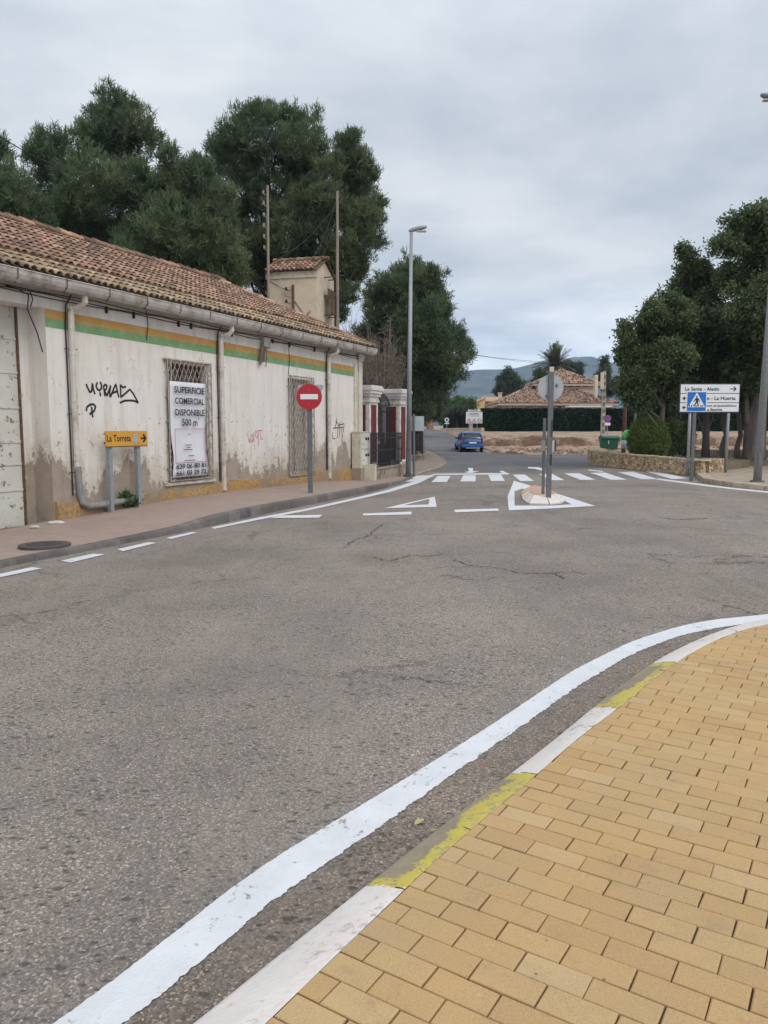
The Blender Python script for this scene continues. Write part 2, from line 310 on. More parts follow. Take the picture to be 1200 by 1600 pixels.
# ------------------------------------------------------------------ mesh builder and object helpers
class MB:
    def __init__(s): s.v = []; s.f = []; s.m = []; s.t = []; s.pieces = []
    def add(s, vs, fs, mi=0, tint=None):
        o = len(s.v); s.v += [tuple(p) for p in vs]; f0 = len(s.f)
        tv = random.random() if tint is None else tint
        for f in fs: s.f.append(tuple(i+o for i in f)); s.m.append(mi); s.t.append(tv)
        s.pieces.append((o, len(s.v), f0, len(s.f)))
        return s
    def box(s, c, d, rz=0, mi=0, tint=None, tilt=0):
        hx, hy, hz = d[0]/2, d[1]/2, d[2]/2; ca, sa = math.cos(rz), math.sin(rz)
        vs = []
        for x, y, z in ((-1,-1,-1),(1,-1,-1),(1,1,-1),(-1,1,-1),(-1,-1,1),(1,-1,1),(1,1,1),(-1,1,1)):
            X, Y = x*hx, y*hy; vs.append((c[0]+X*ca-Y*sa, c[1]+X*sa+Y*ca, c[2]+z*hz+tilt*X))
        return s.add(vs, [(0,3,2,1),(4,5,6,7),(0,1,5,4),(1,2,6,5),(2,3,7,6),(3,0,4,7)], mi, tint)
    def bbox(s, a, b, mi=0, tint=None):
        return s.box([(a[i]+b[i])/2 for i in range(3)], [abs(b[i]-a[i]) for i in range(3)], 0, mi, tint)
    def cyl(s, p, q, r, r2=None, n=10, mi=0, cap=True, tint=None):
        p, q = Vector(p), Vector(q); r2 = r if r2 is None else r2
        d = (q-p).normalized(); a = d.orthogonal().normalized(); b = d.cross(a); vs = []
        for P, rr in ((p, r), (q, r2)):
            for i in range(n):
                t = 2*math.pi*i/n; vs.append(P+a*math.cos(t)*rr+b*math.sin(t)*rr)
        fs = [(i, (i+1) % n, n+(i+1) % n, n+i) for i in range(n)]
        if cap: fs += [tuple(range(n))[::-1], tuple(range(n, 2*n))]
        return s.add(vs, fs, mi, tint)
    def tube(s, pts, r, n=6, mi=0, tint=None):
        rs = r if isinstance(r, (list, tuple)) else [r]*len(pts); pts = [Vector(p) for p in pts]
        vs = []; fs = []; a = None
        for k, p in enumerate(pts):
            d = (pts[min(k+1, len(pts)-1)]-pts[max(k-1, 0)]).normalized()
            a = d.orthogonal().normalized() if a is None else (a-d*a.dot(d)).normalized()
            b = d.cross(a)
            for i in range(n):
                t = 2*math.pi*i/n; vs.append(p+(a*math.cos(t)+b*math.sin(t))*rs[k])
            if k: fs += [((k-1)*n+i, (k-1)*n+(i+1) % n, k*n+(i+1) % n, k*n+i) for i in range(n)]
        fs += [tuple(range(n))[::-1], tuple(range((len(pts)-1)*n, len(pts)*n))]
        return s.add(vs, fs, mi, tint)
    def plate(s, pts, n, th, mi=0):          # polygon pts (3-D), thickness th along -n
        n = Vector(n).normalized(); pts = [Vector(p) for p in pts]; k = len(pts)
        vs = pts + [p-n*th for p in pts]
        fs = [tuple(range(k)), tuple(range(k, 2*k))[::-1]] + [(i, k+i, k+(i+1) % k, (i+1) % k) for i in range(k)]
        return s.add(vs, fs, mi)
    def prism(s, poly, z0, z1, mi=0, tint=None):
        k = len(poly); vs = [(p[0], p[1], z0) for p in poly]+[(p[0], p[1], z1) for p in poly]
        return s.add(vs, [tuple(range(k))[::-1], tuple(range(k, 2*k))]+[(i, (i+1) % k, k+(i+1) % k, k+i) for i in range(k)], mi, tint)
    def lathe(s, prof, c, n=16, mi=0, sx=1, sy=1):
        vs = []; fs = []
        for r, z in prof:
            for i in range(n):
                t = 2*math.pi*i/n; vs.append((c[0]+r*math.cos(t)*sx, c[1]+r*math.sin(t)*sy, c[2]+z))
        for k in range(len(prof)-1): fs += [(k*n+i, k*n+(i+1) % n, (k+1)*n+(i+1) % n, (k+1)*n+i) for i in range(n)]
        fs += [tuple(range(n))[::-1], tuple(range((len(prof)-1)*n, len(prof)*n))]
        return s.add(vs, fs, mi)
SPLIT = {'sill': 'sill', 'post': 'post', 'posts': 'post', 'gutter_bracket': 'gutter_bracket', 'door_rail': 'door_rail', 'pilaster': 'pilaster', 'frame_line': 'frame_line', 'label_plate': 'label_plate', 'end_post': 'end_post', 'crossarm': 'crossarm', 'bracket': 'bracket', 'sticker': 'sticker', 'symbol': 'symbol', 'chimney': 'chimney', 'panel': 'panel', 'small_print': 'small_print', 'rails': 'rail', 'bars': 'bar', 'recess': 'recess', 'kerb_joints': 'kerb_joint', 'bumper_trim': 'bumper_trim', 'awning': 'awning', 'eaves': 'eaves', 'pillar': 'pillar'}
def obj(name, mb, mat, parent=None, world=True, smooth=False):
    if name in SPLIT and parent is not None and len(mb.pieces) > 1:
        for (v0, v1, f0, f1) in mb.pieces:
            m2 = MB(); m2.v = mb.v[v0:v1]; m2.f = [tuple(i-v0 for i in f) for f in mb.f[f0:f1]]; m2.m = mb.m[f0:f1]; m2.t = mb.t[f0:f1]; m2.pieces = [0]
            o = obj(SPLIT[name], m2, mat, parent, world, smooth)
        return o
    name = SPLIT.get(name, name)
    me = bpy.data.meshes.new(name); vs = mb.v
    if parent is not None and world:
        mi = Matrix.Identity(4); q_ = parent
        while q_ is not None: mi = Matrix.LocRotScale(q_.location, q_.rotation_euler, None) @ mi; q_ = q_.parent
        mi = mi.inverted()
        vs = [tuple(mi @ Vector(p)) for p in vs]
    me.from_pydata(vs, [], mb.f)
    for m in (mat if isinstance(mat, (list, tuple)) else [mat]): me.materials.append(M[m])
    me.polygons.foreach_set('material_index', mb.m)
    a = me.attributes.new('tint', 'FLOAT', 'FACE'); a.data.foreach_set('value', mb.t)
    if smooth: me.polygons.foreach_set('use_smooth', [True]*len(mb.f))
    me.update(); o = bpy.data.objects.new(name, me); COL.objects.link(o)
    if parent is not None: o.parent = parent
    return o
def npobj(name, V, Q, tint, mat, parent=None):
    """numpy quads: V (n,4,3) world positions"""
    n = len(V); me = bpy.data.meshes.new(name)
    if parent is not None:
        V = V - np.array(parent.location)
    me.vertices.add(n*4); me.vertices.foreach_set('co', V.reshape(-1).astype(np.float32))
    me.loops.add(n*4); me.loops.foreach_set('vertex_index', np.arange(n*4, dtype=np.int32))
    me.polygons.add(n); me.polygons.foreach_set('loop_start', np.arange(0, n*4, 4, dtype=np.int32)); me.polygons.foreach_set('loop_total', np.full(n, 4, np.int32))
    me.update(calc_edges=True)
    a = me.attributes.new('tint', 'FLOAT', 'FACE'); a.data.foreach_set('value', np.clip(tint, 0, 1).astype(np.float32))
    me.materials.append(M[mat]); o = bpy.data.objects.new(name, me); COL.objects.link(o)
    if parent is not None: o.parent = parent
    return o
def tag(o, label, cat, group=None):
    o['label'] = label; o['category'] = cat
    if group: o['group'] = group
    return o
def thing(name, label, cat, loc=(0, 0, 0), rz=0, group=None):
    o = bpy.data.objects.new(name, None); COL.objects.link(o); o.location = loc; o.rotation_euler = (0, 0, rz)
    o.empty_display_size = .3
    return tag(o, label, cat, group)
def struct(name, mb, mat, kind='structure', smooth=False):
    o = obj(name, mb, mat, smooth=smooth); o['kind'] = kind; return o
def dup(root, loc, rz=0, label=None):
    r = root.copy(); COL.objects.link(r); r.location = loc; r.rotation_euler = (0, 0, rz)
    if label: r['label'] = label
    for ch in list(root.children):
        c = ch.copy(); COL.objects.link(c); c.parent = r
        for g in ch.children:
            d = g.copy(); COL.objects.link(d); d.parent = c
    return r
def text(s, o, xd, yd, h, w, mat, parent, name='lettering', bold=.0, center=True, th=.003, world=True):
    """mesh lettering: cap height h, total width w, baseline origin o (centre) in plane xd,yd"""
    cu = bpy.data.curves.new('t', 'FONT'); cu.body = s; cu.size = 1; cu.offset = bold; cu.resolution_u = 3
    ob = bpy.data.objects.new('t', cu); COL.objects.link(ob)
    dg = bpy.context.evaluated_depsgraph_get(); dg.update(); me = bpy.data.meshes.new_from_object(ob.evaluated_get(dg))
    bpy.data.objects.remove(ob)
    co = np.zeros(len(me.vertices)*3); me.vertices.foreach_get('co', co); co = co.reshape(-1, 3)
    x0, x1 = co[:, 0].min(), co[:, 0].max(); capk = h/.72; sx = w/(x1-x0)
    xd, yd = Vector(xd).normalized(), Vector(yd).normalized(); n = xd.cross(yd); o = Vector(o)
    mb = MB(); vs = []
    for x, y, z in co:
        X = (x-(x0+x1)/2 if center else x-x0)*sx
        vs.append(o+xd*X+yd*(y*capk)+n*th)
    mb.add(vs, [tuple(p.vertices) for p in me.polygons])
    bpy.data.meshes.remove(me)
    return obj(name, mb, mat, parent, world)

# ------------------------------------------------------------------ ground and roads
def Tz(Y):
    z = 0 if Y < 55 else 1.7*(1-math.exp(-(Y-55)/22))
    if Y > 150: z += (Y-150)*.004
    return z
ys = [-80, -20, 20, 45] + list(range(55, 130, 3)) + [150, 200, 300, 500, 800, 1200, 2000, 3400]
g = MB(); xs = [-4000, -600, -120, -30, 0, 30, 120, 600, 4000]
vs = [(x, y, Tz(y)-.03) for y in ys for x in xs]; nx = len(xs)
g.add(vs, [(j*nx+i, j*nx+i+1, (j+1)*nx+i+1, (j+1)*nx+i) for j in range(len(ys)-1) for i in range(nx-1)])
struct('ground', g, 'dirt')
g = MB(); g.add([(-45, -15, 0), (60, -15, 0), (60, 50.5, 0), (-45, 50.5, 0)], [(0, 1, 2, 3)])
struct('road', g, 'asphalt')
g = MB(); rows = [50.5, 52, 55, 58, 61, 65, 70, 76, 84, 95, 108, 125, 150, 180]
lft = lambda Y: 2.9+max(0, Y-52)*.012; rgt = lambda Y: max(6.9, 8.2-(Y-50)*.16)
vs = []
for Y in rows: vs += [(lft(Y)-(0 if Y > 51 else .8), Y, Tz(Y)+.012), (rgt(Y)+(3 if Y < 51 else 0), Y, Tz(Y)+.012)]
g.add(vs, [(2*i, 2*i+1, 2*i+3, 2*i+2) for i in range(len(rows)-1)]); struct('road', g, 'asphalt_far')
# darker newer tarmac beyond the crossing
far_poly = [gp(*p) for p in [(672, 738), (800, 737.5), (905, 733), (1000, 728), (1100, 717)]] + [Vector((45, 40, 0)), Vector((45, 50.4, 0)), Vector((3, 50.4, 0)), gp(664, 712)]
g = MB(); g.add([(p.x, p.y, .004) for p in far_poly], [tuple(range(len(far_poly)))]); struct('road', g, 'asphalt_far')

# main frame of the long building
A = gp(85, 812, .12); ang = R(24.06)
ud = Vector((math.sin(ang), math.cos(ang), 0)); nb = Vector((-ud.y, ud.x, 0))      # along wall, into the building
def wp(u, off, z): return Vector((A.x, A.y, 0)) + ud*u - nb*off + Vector((0, 0, z))   # off = towards the street
def wuv(x, y, off=0):
    r = ray(x, y); o = Vector((0, 0, H)); P0 = wp(0, off, 0); t = (P0-o).dot(nb)/r.dot(nb); P = o+r*t; return (P-P0).dot(ud), P.z
def interp(x, tab):
    if x <= tab[0][0]: return tab[0][1]
    for (a, b), (c, d) in zip(tab, tab[1:]):
        if x <= c: return b+(d-b)*(x-a)/(c-a)
    return tab[-1][1]
BASE = [(-3, .02), (-.7, .06), (0, .10), (1, .15), (2, .19), (3, .225), (5, .24), (8, .21), (9.6, .19), (11, .12), (12.5, .10)]
# left sidewalk with kerb
kb = [(-220, 940), (0, 888), (55, 877), (150, 859), (225, 843.5), (286, 832), (340, 820), (408, 804), (480, 789.5), (540, 777.5), (600, 763.5), (628, 755), (646, 748)]
kh = [.07, .07, .075, .08, .085, .11, .17, .17, .165, .16, .13, .07, .05]
kp = [gp(*p) for p in kb]
kp.insert(0, kp[0]-(kp[1]-kp[0]).normalized()*7); kh.insert(0, .07)
back = [wp(-3.6, .0, .02), wp(-.9, 0, .06)]
sw = MB(); kr = MB(); N = len(kp)
fine = []
for i in range(N-1):
    for k in range(8): fine.append((kp[i].lerp(kp[i+1], k/8), kh[i]+(kh[i+1]-kh[i])*k/8))
fine.append((kp[-1], kh[-1]))
def wallside(P):
    d = P-wp(0, 0, 0); u = d.dot(ud)
    if u < 11.9: return wp(u, -.12, interp(u, BASE))
    t = min(1, (u-11.9)/3.8); a = wp(11.9, 0, .1); b = Vector((.62, 26.6, .1)); return a.lerp(b, t)
nrm = []
for i, (p, h) in enumerate(fine):
    a = fine[max(0, i-1)][0]; b = fine[min(len(fine)-1, i+1)][0]; d = (b-a).normalized(); nrm.append(Vector((-d.y, d.x, 0)))
vs = []
for (p, h), n in zip(fine, nrm):
    q = p+n*.14; w = wallside(q)
    for k in range(7):
        t = k/6; vs.append((q.x+(w.x-q.x)*t, q.y+(w.y-q.y)*t, h-.003+(w.z-h+.003)*t))
sw.add(vs, [(i*7+k, (i+1)*7+k, (i+1)*7+k+1, i*7+k+1) for i in range(len(fine)-1) for k in range(6)])
struct('pavement', sw, 'sidewalk')
for i in range(len(fine)-1):
    (p, h), (q, h2) = fine[i], fine[i+1]; a, b = nrm[i], nrm[i+1]
    L = (q-p).length; m = max(1, round(L/.8))
    e = (q-p).normalized()*(.005 if (i % (4 if i < 56 else 2)) == 0 else 0); e2 = (q-p).normalized()*(-.0005)
    V = [p-a*.0, p+a*.015, p+a*.03, p+a*.145]; Z = [-.02, h-.03, h, h]
    W2 = [q-b*.0, q+b*.015, q+b*.03, q+b*.145]; Z2 = [-.02, h2-.03, h2, h2]
    vv = [(v.x+e.x, v.y+e.y, z) for v, z in zip(V, Z)]+[(v.x-e2.x, v.y-e2.y, z) for v, z in zip(W2, Z2)]
    if i % (4 if i < 56 else 2) == 0: ktint = random.random()
    kr.add(vv, [(0, 4, 5, 1), (1, 5, 6, 2), (2, 6, 7, 3), (0, 1, 2, 3), (4, 7, 6, 5)], 0, ktint)
struct('kerb', kr, 'kerb_dark')
# yard behind the building
g = MB(); P = [wp(-14, -.3, .03), wp(11.9, -.3, .03), wp(15.5, -.1, .03), Vector((.3, 39, .03)), Vector((2.0, 41, .03)), Vector((2.6, 54, .03)), Vector((-60, 54, .03)), Vector((-60, 0, .03))]
g.add(P, [tuple(range(len(P)))]); struct('yard_ground', g, 'yard')
# dirt verge on the corner of the lane
vg = [gp(*p) for p in [(640, 747), (664, 738), (688, 731), (697, 724), (690, 715), (675, 708), (666, 703)]] + [Vector((2.3, 50, 0)), Vector((1.9, 40, 0)), Vector((.4, 30, 0))]
g = MB(); g.prism([(p.x, p.y) for p in vg], -.02, .05); struct('verge', g, 'verge')
g = MB()
for i in range(5):
    a, b = vg[i], vg[i+1]; g.cyl((a.x, a.y, .03), (b.x, b.y, .03), .05, n=6)
struct('kerb', g, 'kerb_grey')

# right pavement, sloped painted kerb, pavers as real blocks
PZ = .10
ko = [gp(*p) for p in [(400, 1530), (577, 1387), (653, 1327), (720, 1273), (793, 1219), (860, 1167), (923, 1113), (970, 1075), (1013, 1043), (1067, 1013), (1133, 985)]]
ki = [gp(*p, PZ) for p in [(520, 1497), (640, 1381), (700, 1327), (760, 1274), (840, 1210), (896, 1157), (967, 1106), (1012, 1068), (1057, 1034), (1098, 1009), (1150, 986)]]
ko = [ko[0]-(ko[1]-ko[0]).normalized()*2.6, ko[0]-(ko[1]-ko[0]).normalized()*.75] + ko + [gp(1210, 966), Vector((4.7, 7.0, 0)), Vector((8, 8.2, 0)), Vector((14, 9, 0))]
ki = [ki[0]-(ki[1]-ki[0]).normalized()*2.6, ki[0]-(ki[1]-ki[0]).normalized()*.75] + ki + [gp(1205, 972, PZ), Vector((4.8, 6.8, PZ)), Vector((8.1, 8.0, PZ)), Vector((14, 8.8, PZ))]
kcol = ['w', 'w', 'w', 'y', 'y', 'y', 'w', 'w', 'y', 'y', 'w', 'w', 'w', 'y', 'w', 'y']
def lerp_path(P, t): i = min(int(t), len(P)-2); return P[i].lerp(P[i+1], t-i)
def smoothp(P, n, it):
    Q = [lerp_path(P, (len(P)-1)*k/n) for k in range(n+1)]
    for _ in range(it): Q = [Q[0]]+[(Q[i-1]+Q[i]*2+Q[i+1])/4 for i in range(1, n)]+[Q[-1]]
    return Q
NK = 16*48; kos, kis = smoothp(ko, NK, 900), smoothp(ki, NK, 900)
rk = random.Random(3); kw = MB(); prof_k = [(0, -.01), (0, .018), (.06, .030), (.12, .038), (.2, .045), (.28, .052), (.36, .059), (.44, .065), (.52, .071), (.6, .077), (.68, .083), (.76, .088), (.84, .092), (.9, .095), (.95, .0975), (1, PZ-.001)]
npk = len(prof_k); V = []
for k in range(NK+1):
    for s_, z_ in prof_k: p = kos[k].lerp(kis[k], s_); V.append((p.x, p.y, z_+(rk.uniform(-.0006, .0006) if s_ < 1 else 0)))
F = [(k*npk+j, (k+1)*npk+j, (k+1)*npk+j+1, k*npk+j+1) for k in range(NK) for j in range(npk-1)]
kw.add(V, F); w1 = 0; 
for idx in range(len(F)):
    k, j = divmod(idx, npk-1)
    if j == 0: w1 = w1*.86+rk.uniform(-1, 1)*.055
    kk_ = k+int(rk.uniform(-1.5, 1.5)); c = kcol[min(15, max(0, kk_//48))]; x = prof_k[j][0]
    f = (k % 48)/48.; run = ((k//48) % 3+f)
    if c == 'w': kw.m[idx] = 0
    else:
        lim = .50+.16*math.sin(k*.045)+w1*1.1+rk.uniform(-.04, .04); kw.m[idx] = 1 if (x > lim and rk.random() > .04) or (kcol[min(15, (k+9)//48)] == 'w' or kcol[max(0, (k-7)//48)] == 'w') and rk.random() < .8 and x > .1 else 2
struct('kerb', kw, ['kerb_white', 'kerb_yellow', 'kerb_grey'])
# joint lines between kerb stones
g = MB()
for t in (1.0, 3.0, 4.55, 6, 7.4, 8, 9.6, 10, 12):
    i = int(t); f = t-i; po, pi = kos[int(t*48)], kis[int(t*48)]; d = (ko[i+1]-ko[i]).normalized()*.003
    pts = [po.lerp(pi, s) for s in (0, .12, .5, .85, 1)]; zz = (.02, .037, .070, .094, PZ)
    v = []
    for p, z in zip(pts, zz):
        j = d*(1+rk.uniform(-.3, .6)); w = Vector((rk.uniform(-.004, .004), rk.uniform(-.004, .004), 0)); v += [(p.x-j.x+w.x, p.y-j.y+w.y, z), (p.x+j.x+w.x, p.y+j.y+w.y, z)]
    g.add(v, [(2*k, 2*k+1, 2*k+3, 2*k+2) for k in range(4)])
struct('kerb_joints', g, 'mortar')
poly_pave = [(p.x, p.y) for p in kis[::8]] + [(14, -6), (ki[0].x-1.2, -6)]
g = MB(); g.add([(x, y, PZ-.010) for x, y in poly_pave], [tuple(range(len(poly_pave)))[::-1]]); struct('paver_bed', g, 'mortar')
def clip(poly, a, b):   # keep right of a->b
    out = []; side = lambda p: (b[0]-a[0])*(p[1]-a[1])-(b[1]-a[1])*(p[0]-a[0])
    for i in range(len(poly)):
        p, q = poly[i], poly[(i+1) % len(poly)]; sp_, sq = side(p), side(q)
        if sp_ <= 0: out.append(p)
        if (sp_ < 0 < sq) or (sq < 0 < sp_):
            t = sp_/(sp_-sq); out.append((p[0]+(q[0]-p[0])*t, p[1]+(q[1]-p[1])*t))
    return out
pv = MB(); BL, BW = .2, .1; az = R(122.5); bx_ = Vector((math.sin(az), math.cos(az))); by_ = Vector((-bx_.y, bx_.x))   # by_ roughly forward
org = Vector((-.214, 2.072)); rb = random.Random(11)
kc = kis[::8]; cl = [((a.x, a.y), (b.x, b.y)) for a, b in zip(kc[:-1], kc[1:])]; clm = np.array([((a[0]+b[0])/2, (a[1]+b[1])/2) for a, b in cl])
for j in range(-34, 90):
    wob = rb.uniform(-.012, .012); offr = (j % 2)*.1
    i = -12
    while i < 70:
        u0 = i*BL+offr+wob; i += 1
        c = org+bx_*(u0+.1)+by_*(j*BW+.05)
        if c.y < .6 or c.x > 9.5 or c.y > 9 or c.x < -1.4: continue
        G4 = [rb.choice((.0012, .0018, .0024, .0032)) for _ in range(4)]
        r = [(u0+G4[0], j*BW+G4[2]), (u0+BL-G4[1], j*BW+G4[2]), (u0+BL-G4[1], (j+1)*BW-G4[3]), (u0+G4[0], (j+1)*BW-G4[3])]
        r = [(x+rb.uniform(-.0016, .0016), y+rb.uniform(-.0016, .0016)) for x, y in r]
        poly = [tuple(org+bx_*x+by_*y) for x, y in r]
        bi = int(np.argmin(((clm-np.array(tuple(c)))**2).sum(1)))
        for a, b in cl[max(0, bi-1):bi+2]:
            poly = clip(poly, a, b)
            if len(poly) < 3: break
        if len(poly) < 3: continue
        n = len(poly); cx = sum(p[0] for p in poly)/n; cy = sum(p[1] for p in poly)/n
        z = PZ+rb.uniform(-.0015, .0015); tx, ty = rb.uniform(-.012, .012), rb.uniform(-.012, .012)
        zt = lambda x, y: z+(x-cx)*tx+(y-cy)*ty
        def ins(p, d):
            L = math.hypot(p[0]-cx, p[1]-cy) or 1; return (p[0]-(p[0]-cx)/L*d, p[1]-(p[1]-cy)/L*d)
        top = [ins(p, .0045) for p in poly]
        v = [(x, y, PZ-.015) for x, y in poly]+[(x, y, zt(x, y)-.003) for x, y in poly]+[(x, y, zt(x, y)) for x, y in top]
        f = [tuple(range(2*n, 3*n))]
        for k in range(n):
            k2 = (k+1) % n; f += [(k, k2, n+k2, n+k), (n+k, n+k2, 2*n+k2, 2*n+k)]
        pv.add(v, f, 0, rb.random()**1.0)
struct('pavement', pv, 'paver')

# painted markings
mk = [0]
def mark(pts, z=.008, mat='line_white', conv=True):
    P = [gp(*p) for p in pts] if conv else pts
    g = MB(); g.add([(p.x, p.y, z) for p in P], [tuple(range(len(P)))])
    o = obj('road_marking', g, mat); o['kind'] = 'structure'; return o
up_ = [(-250, 1820), (95, 1600), (400, 1360), (653, 1207), (760, 1140), (893, 1050), (987, 1003), (1060, 980), (1107, 970), (1200, 961)]
lo_ = [(-120, 1830), (203, 1600), (400, 1429), (500, 1358), (600, 1290), (720, 1203), (800, 1148), (900, 1075), (987, 1023), (1060, 995), (1100, 986), (1200, 970)]
ue = [gp(*p) for p in up_] + [Vector((4.6, 7.25, 0)), Vector((8, 8.6, 0)), Vector((14, 9.5, 0))]
le = [gp(*p) for p in lo_] + [Vector((4.65, 7.1, 0)), Vector((8, 8.45, 0)), Vector((14, 9.3, 0))]
def resample(P, n):
    L = [0]
    for a, b in zip(P, P[1:]): L.append(L[-1]+(b-a).length)
    out = []
    for k in range(n):
        s = L[-1]*k/(n-1); i = max(j for j in range(len(L)) if L[j] <= s+1e-9); i = min(i, len(P)-2)
        out.append(P[i].lerp(P[i+1], (s-L[i])/(L[i+1]-L[i])))
    return out
def smooth(P, it=60):
    for _ in range(it): P = [P[0]]+[(P[i-1]+P[i]*2+P[i+1])/4 for i in range(1, len(P)-1)]+[P[-1]]
    return P
ue, le = smooth(resample(ue, 1600), 400), smooth(resample(le, 1600), 400)
g = MB(); v = []
rr = random.Random(5)
n_u = n_l = 0
for a, b in zip(ue, le):
    n_u = n_u*.3+rr.uniform(-1, 1)*.002; n_l = n_l*.5+rr.uniform(-1, 1)*.006; d = (b-a).normalized()
    a2, b2 = a+d*n_u, b+d*n_l; v += [(a2.x, a2.y, .008), (b2.x, b2.y, .008)]
g.add(v, [(2*i, 2*i+1, 2*i+3, 2*i+2) for i in range(1599)]); struct('road_marking', g, 'line_white')
# dusty gutter strip between line and kerb
kk = resample(kos, 200); le2 = resample(le, 200); g = MB(); v = []
for a, b in zip(le2, kk):
    d = (a-b).normalized(); a3 = a+d*.10; v += [(a3.x, a3.y, .004), (b.x, b.y, .004)]
g.add(v, [(2*i, 2*i+1, 2*i+3, 2*i+2) for i in range(199)]); struct('gutter_strip', g, 'asphalt_gutter')
dash = [[(-110, 918), (-40, 903), (-20, 907), (-90, 924)], [(-6, 899), (50, 887), (66, 889), (0, 903)], [(95, 877), (145, 866), (164, 867), (110, 880)], [(183, 859), (232, 848), (245, 849), (192, 862)],
        [(260, 841), (300, 832), (308, 833), (267, 843)],
        [(440, 806), (504, 805), (498, 809.5), (422, 810)], [(567, 803), (643, 800), (643, 804.5), (567, 806)], [(710, 797), (778, 795), (780, 798.5), (711, 801)]]
for d in dash: mark(d)
mark([(330, 825), (400, 810), (480, 795), (560, 777), (605, 766), (648, 752), (675, 741.5), (679, 743), (655, 755), (610, 769), (560, 780.5), (480, 798.5), (400, 813.5), (335, 827)])
mark([(678, 740.5), (795, 739.5), (795, 741.8), (676, 742.3)])
cross = [[(590, 752.5), (607, 743), (636, 742.6), (620, 752.8)], [(632, 753), (645, 743.8), (674, 743), (660, 752.5)], [(674, 753.7), (684, 744), (704, 744), (698, 753.7)],
         [(719, 752.7), (724, 743), (743, 743), (743, 752.7)], [(763, 742.4), (783, 742.2), (789, 752), (767, 752)], [(801, 742), (820, 741.8), (834, 752), (813, 752)],
         [(842, 741), (863, 740.8), (882, 750.8), (860, 750.8)], [(881, 740), (905, 739.8), (931, 750.2), (907, 750.2)], [(922, 739), (945, 738.6), (980, 750), (954, 750)],
         [(965, 738), (990, 737.4), (1030, 749.4), (1002, 749.2)], [(1009, 737), (1026, 736.4), (1074, 747.8), (1050, 749)]]
for c in cross: mark(c, .009)
mark([(1028, 747.8), (1100, 757.2), (1150, 763), (1230, 771), (1230, 773.6), (1150, 765.5), (1100, 759.8), (1026, 749.8)])
# island outline, give-way triangle, arrows
def ring(outer, inner, z=.008):
    n = len(outer); O = [gp(*p) for p in outer]; I = [gp(*p) for p in inner]
    g = MB(); g.add([(p.x, p.y, z) for p in O+I], [(i, (i+1) % n, n+(i+1) % n, n+i) for i in range(n)])
    struct('road_marking', g, 'line_white')
ring([(803, 751.5), (865, 770), (930, 791), (862, 795), (795, 798), (793, 776)], [(816, 764), (862, 773), (893, 788.5), (862, 790.5), (804, 790.5), (804, 768)])
ring([(679, 776.5), (682.5, 792.5), (601, 794.5)], [(671, 780), (669.5, 788.8), (631, 790)])
mark([(731, 731.5), (739, 731.5), (739, 736.5), (749, 736.5), (736, 739.5), (725, 738.3), (733, 736.5)], .010)
mark([(825, 730), (842, 730.5), (852, 734), (848, 736), (836, 733), (825, 732)], .010)
mark([(780, 736.5), (786, 736), (795, 741), (787, 741)], .010)
mark([(917, 733.8), (940, 736), (944, 738), (922, 736)], .010)

rcx = random.Random(17)
for pl_, w0 in (([(538, 858), (548, 848), (560, 842), (575, 838), (585, 828), (600, 818)], .012), ([(560, 868), (585, 872), (605, 878), (640, 868), (670, 870), (700, 864)], .014), ([(700, 872), (716, 878), (740, 885), (765, 886), (790, 890), (815, 896), (845, 896), (868, 896), (885, 908)], .014),
        ([(868, 896), (895, 893), (915, 898)], .009), ([(1118, 872), (1135, 875), (1150, 868)], .012), ([(1020, 808), (1060, 812), (1110, 810)], .03), ([(680, 762), (760, 761), (840, 760)], .03), ([(870, 762), (1000, 765)], .03)):
    P = resample([gp(*p) for p in pl_], 40); v = []
    for i in range(40):
        d = (P[min(39, i+1)]-P[max(0, i-1)]).normalized(); nn_ = Vector((-d.y, d.x, 0)); o_ = nn_*rcx.uniform(-.04, .04); w_ = w0*rcx.uniform(.1, 1)*min(1, i/4+.1, (39-i)/4+.1); v += [(P[i]+o_-nn_*w_).xy.to_tuple()+(.006,), (P[i]+o_+nn_*w_).xy.to_tuple()+(.006,)]
    g = MB(); g.add(v, [(2*i, 2*i+1, 2*i+3, 2*i+2) for i in range(39)]); struct('road_crack', g, 'mortar')
# kerbed corner pavement on the right and the plaza under the trees
pl_px = [(1096, 747), (1107, 755), (1150, 761.5), (1200, 767), (1260, 772)]
pe = [gp(*p) for p in pl_px]
g = MB(); poly = [(p.x, p.y) for p in pe]+[(30, 20), (46, 22), (46, 39), (20, 43), (13.2, 41.5), (10.4, 37.8), (9.4, 35.6), (10.15, 31), (10.9, 27.0)]
g.prism(poly, -.02, .13); struct('pavement', g, 'beige_pave')
g = MB(); kpth = [gp(1131, 737)]+[Vector((10.98, 26.6, 0))]+[p.copy() for p in pe]+[Vector((30, 20, 0))]
kpth = kpth[1:]
for a, b in zip(kpth, kpth[1:]):
    n = max(1, int((b-a).length/.5)); 
    for k in range(n):
        p, q = a.lerp(b, k/n+.006), a.lerp(b, (k+1)/n-.006); d = (q-p); c = (p+q)/2; nn_ = Vector((-d.y, d.x, 0)).normalized()
        c = c+nn_*.02
        g.box((c.x, c.y, .07), (d.length, .3, .15), math.atan2(d.y, d.x))
struct('kerb', g, 'beige_kerb')

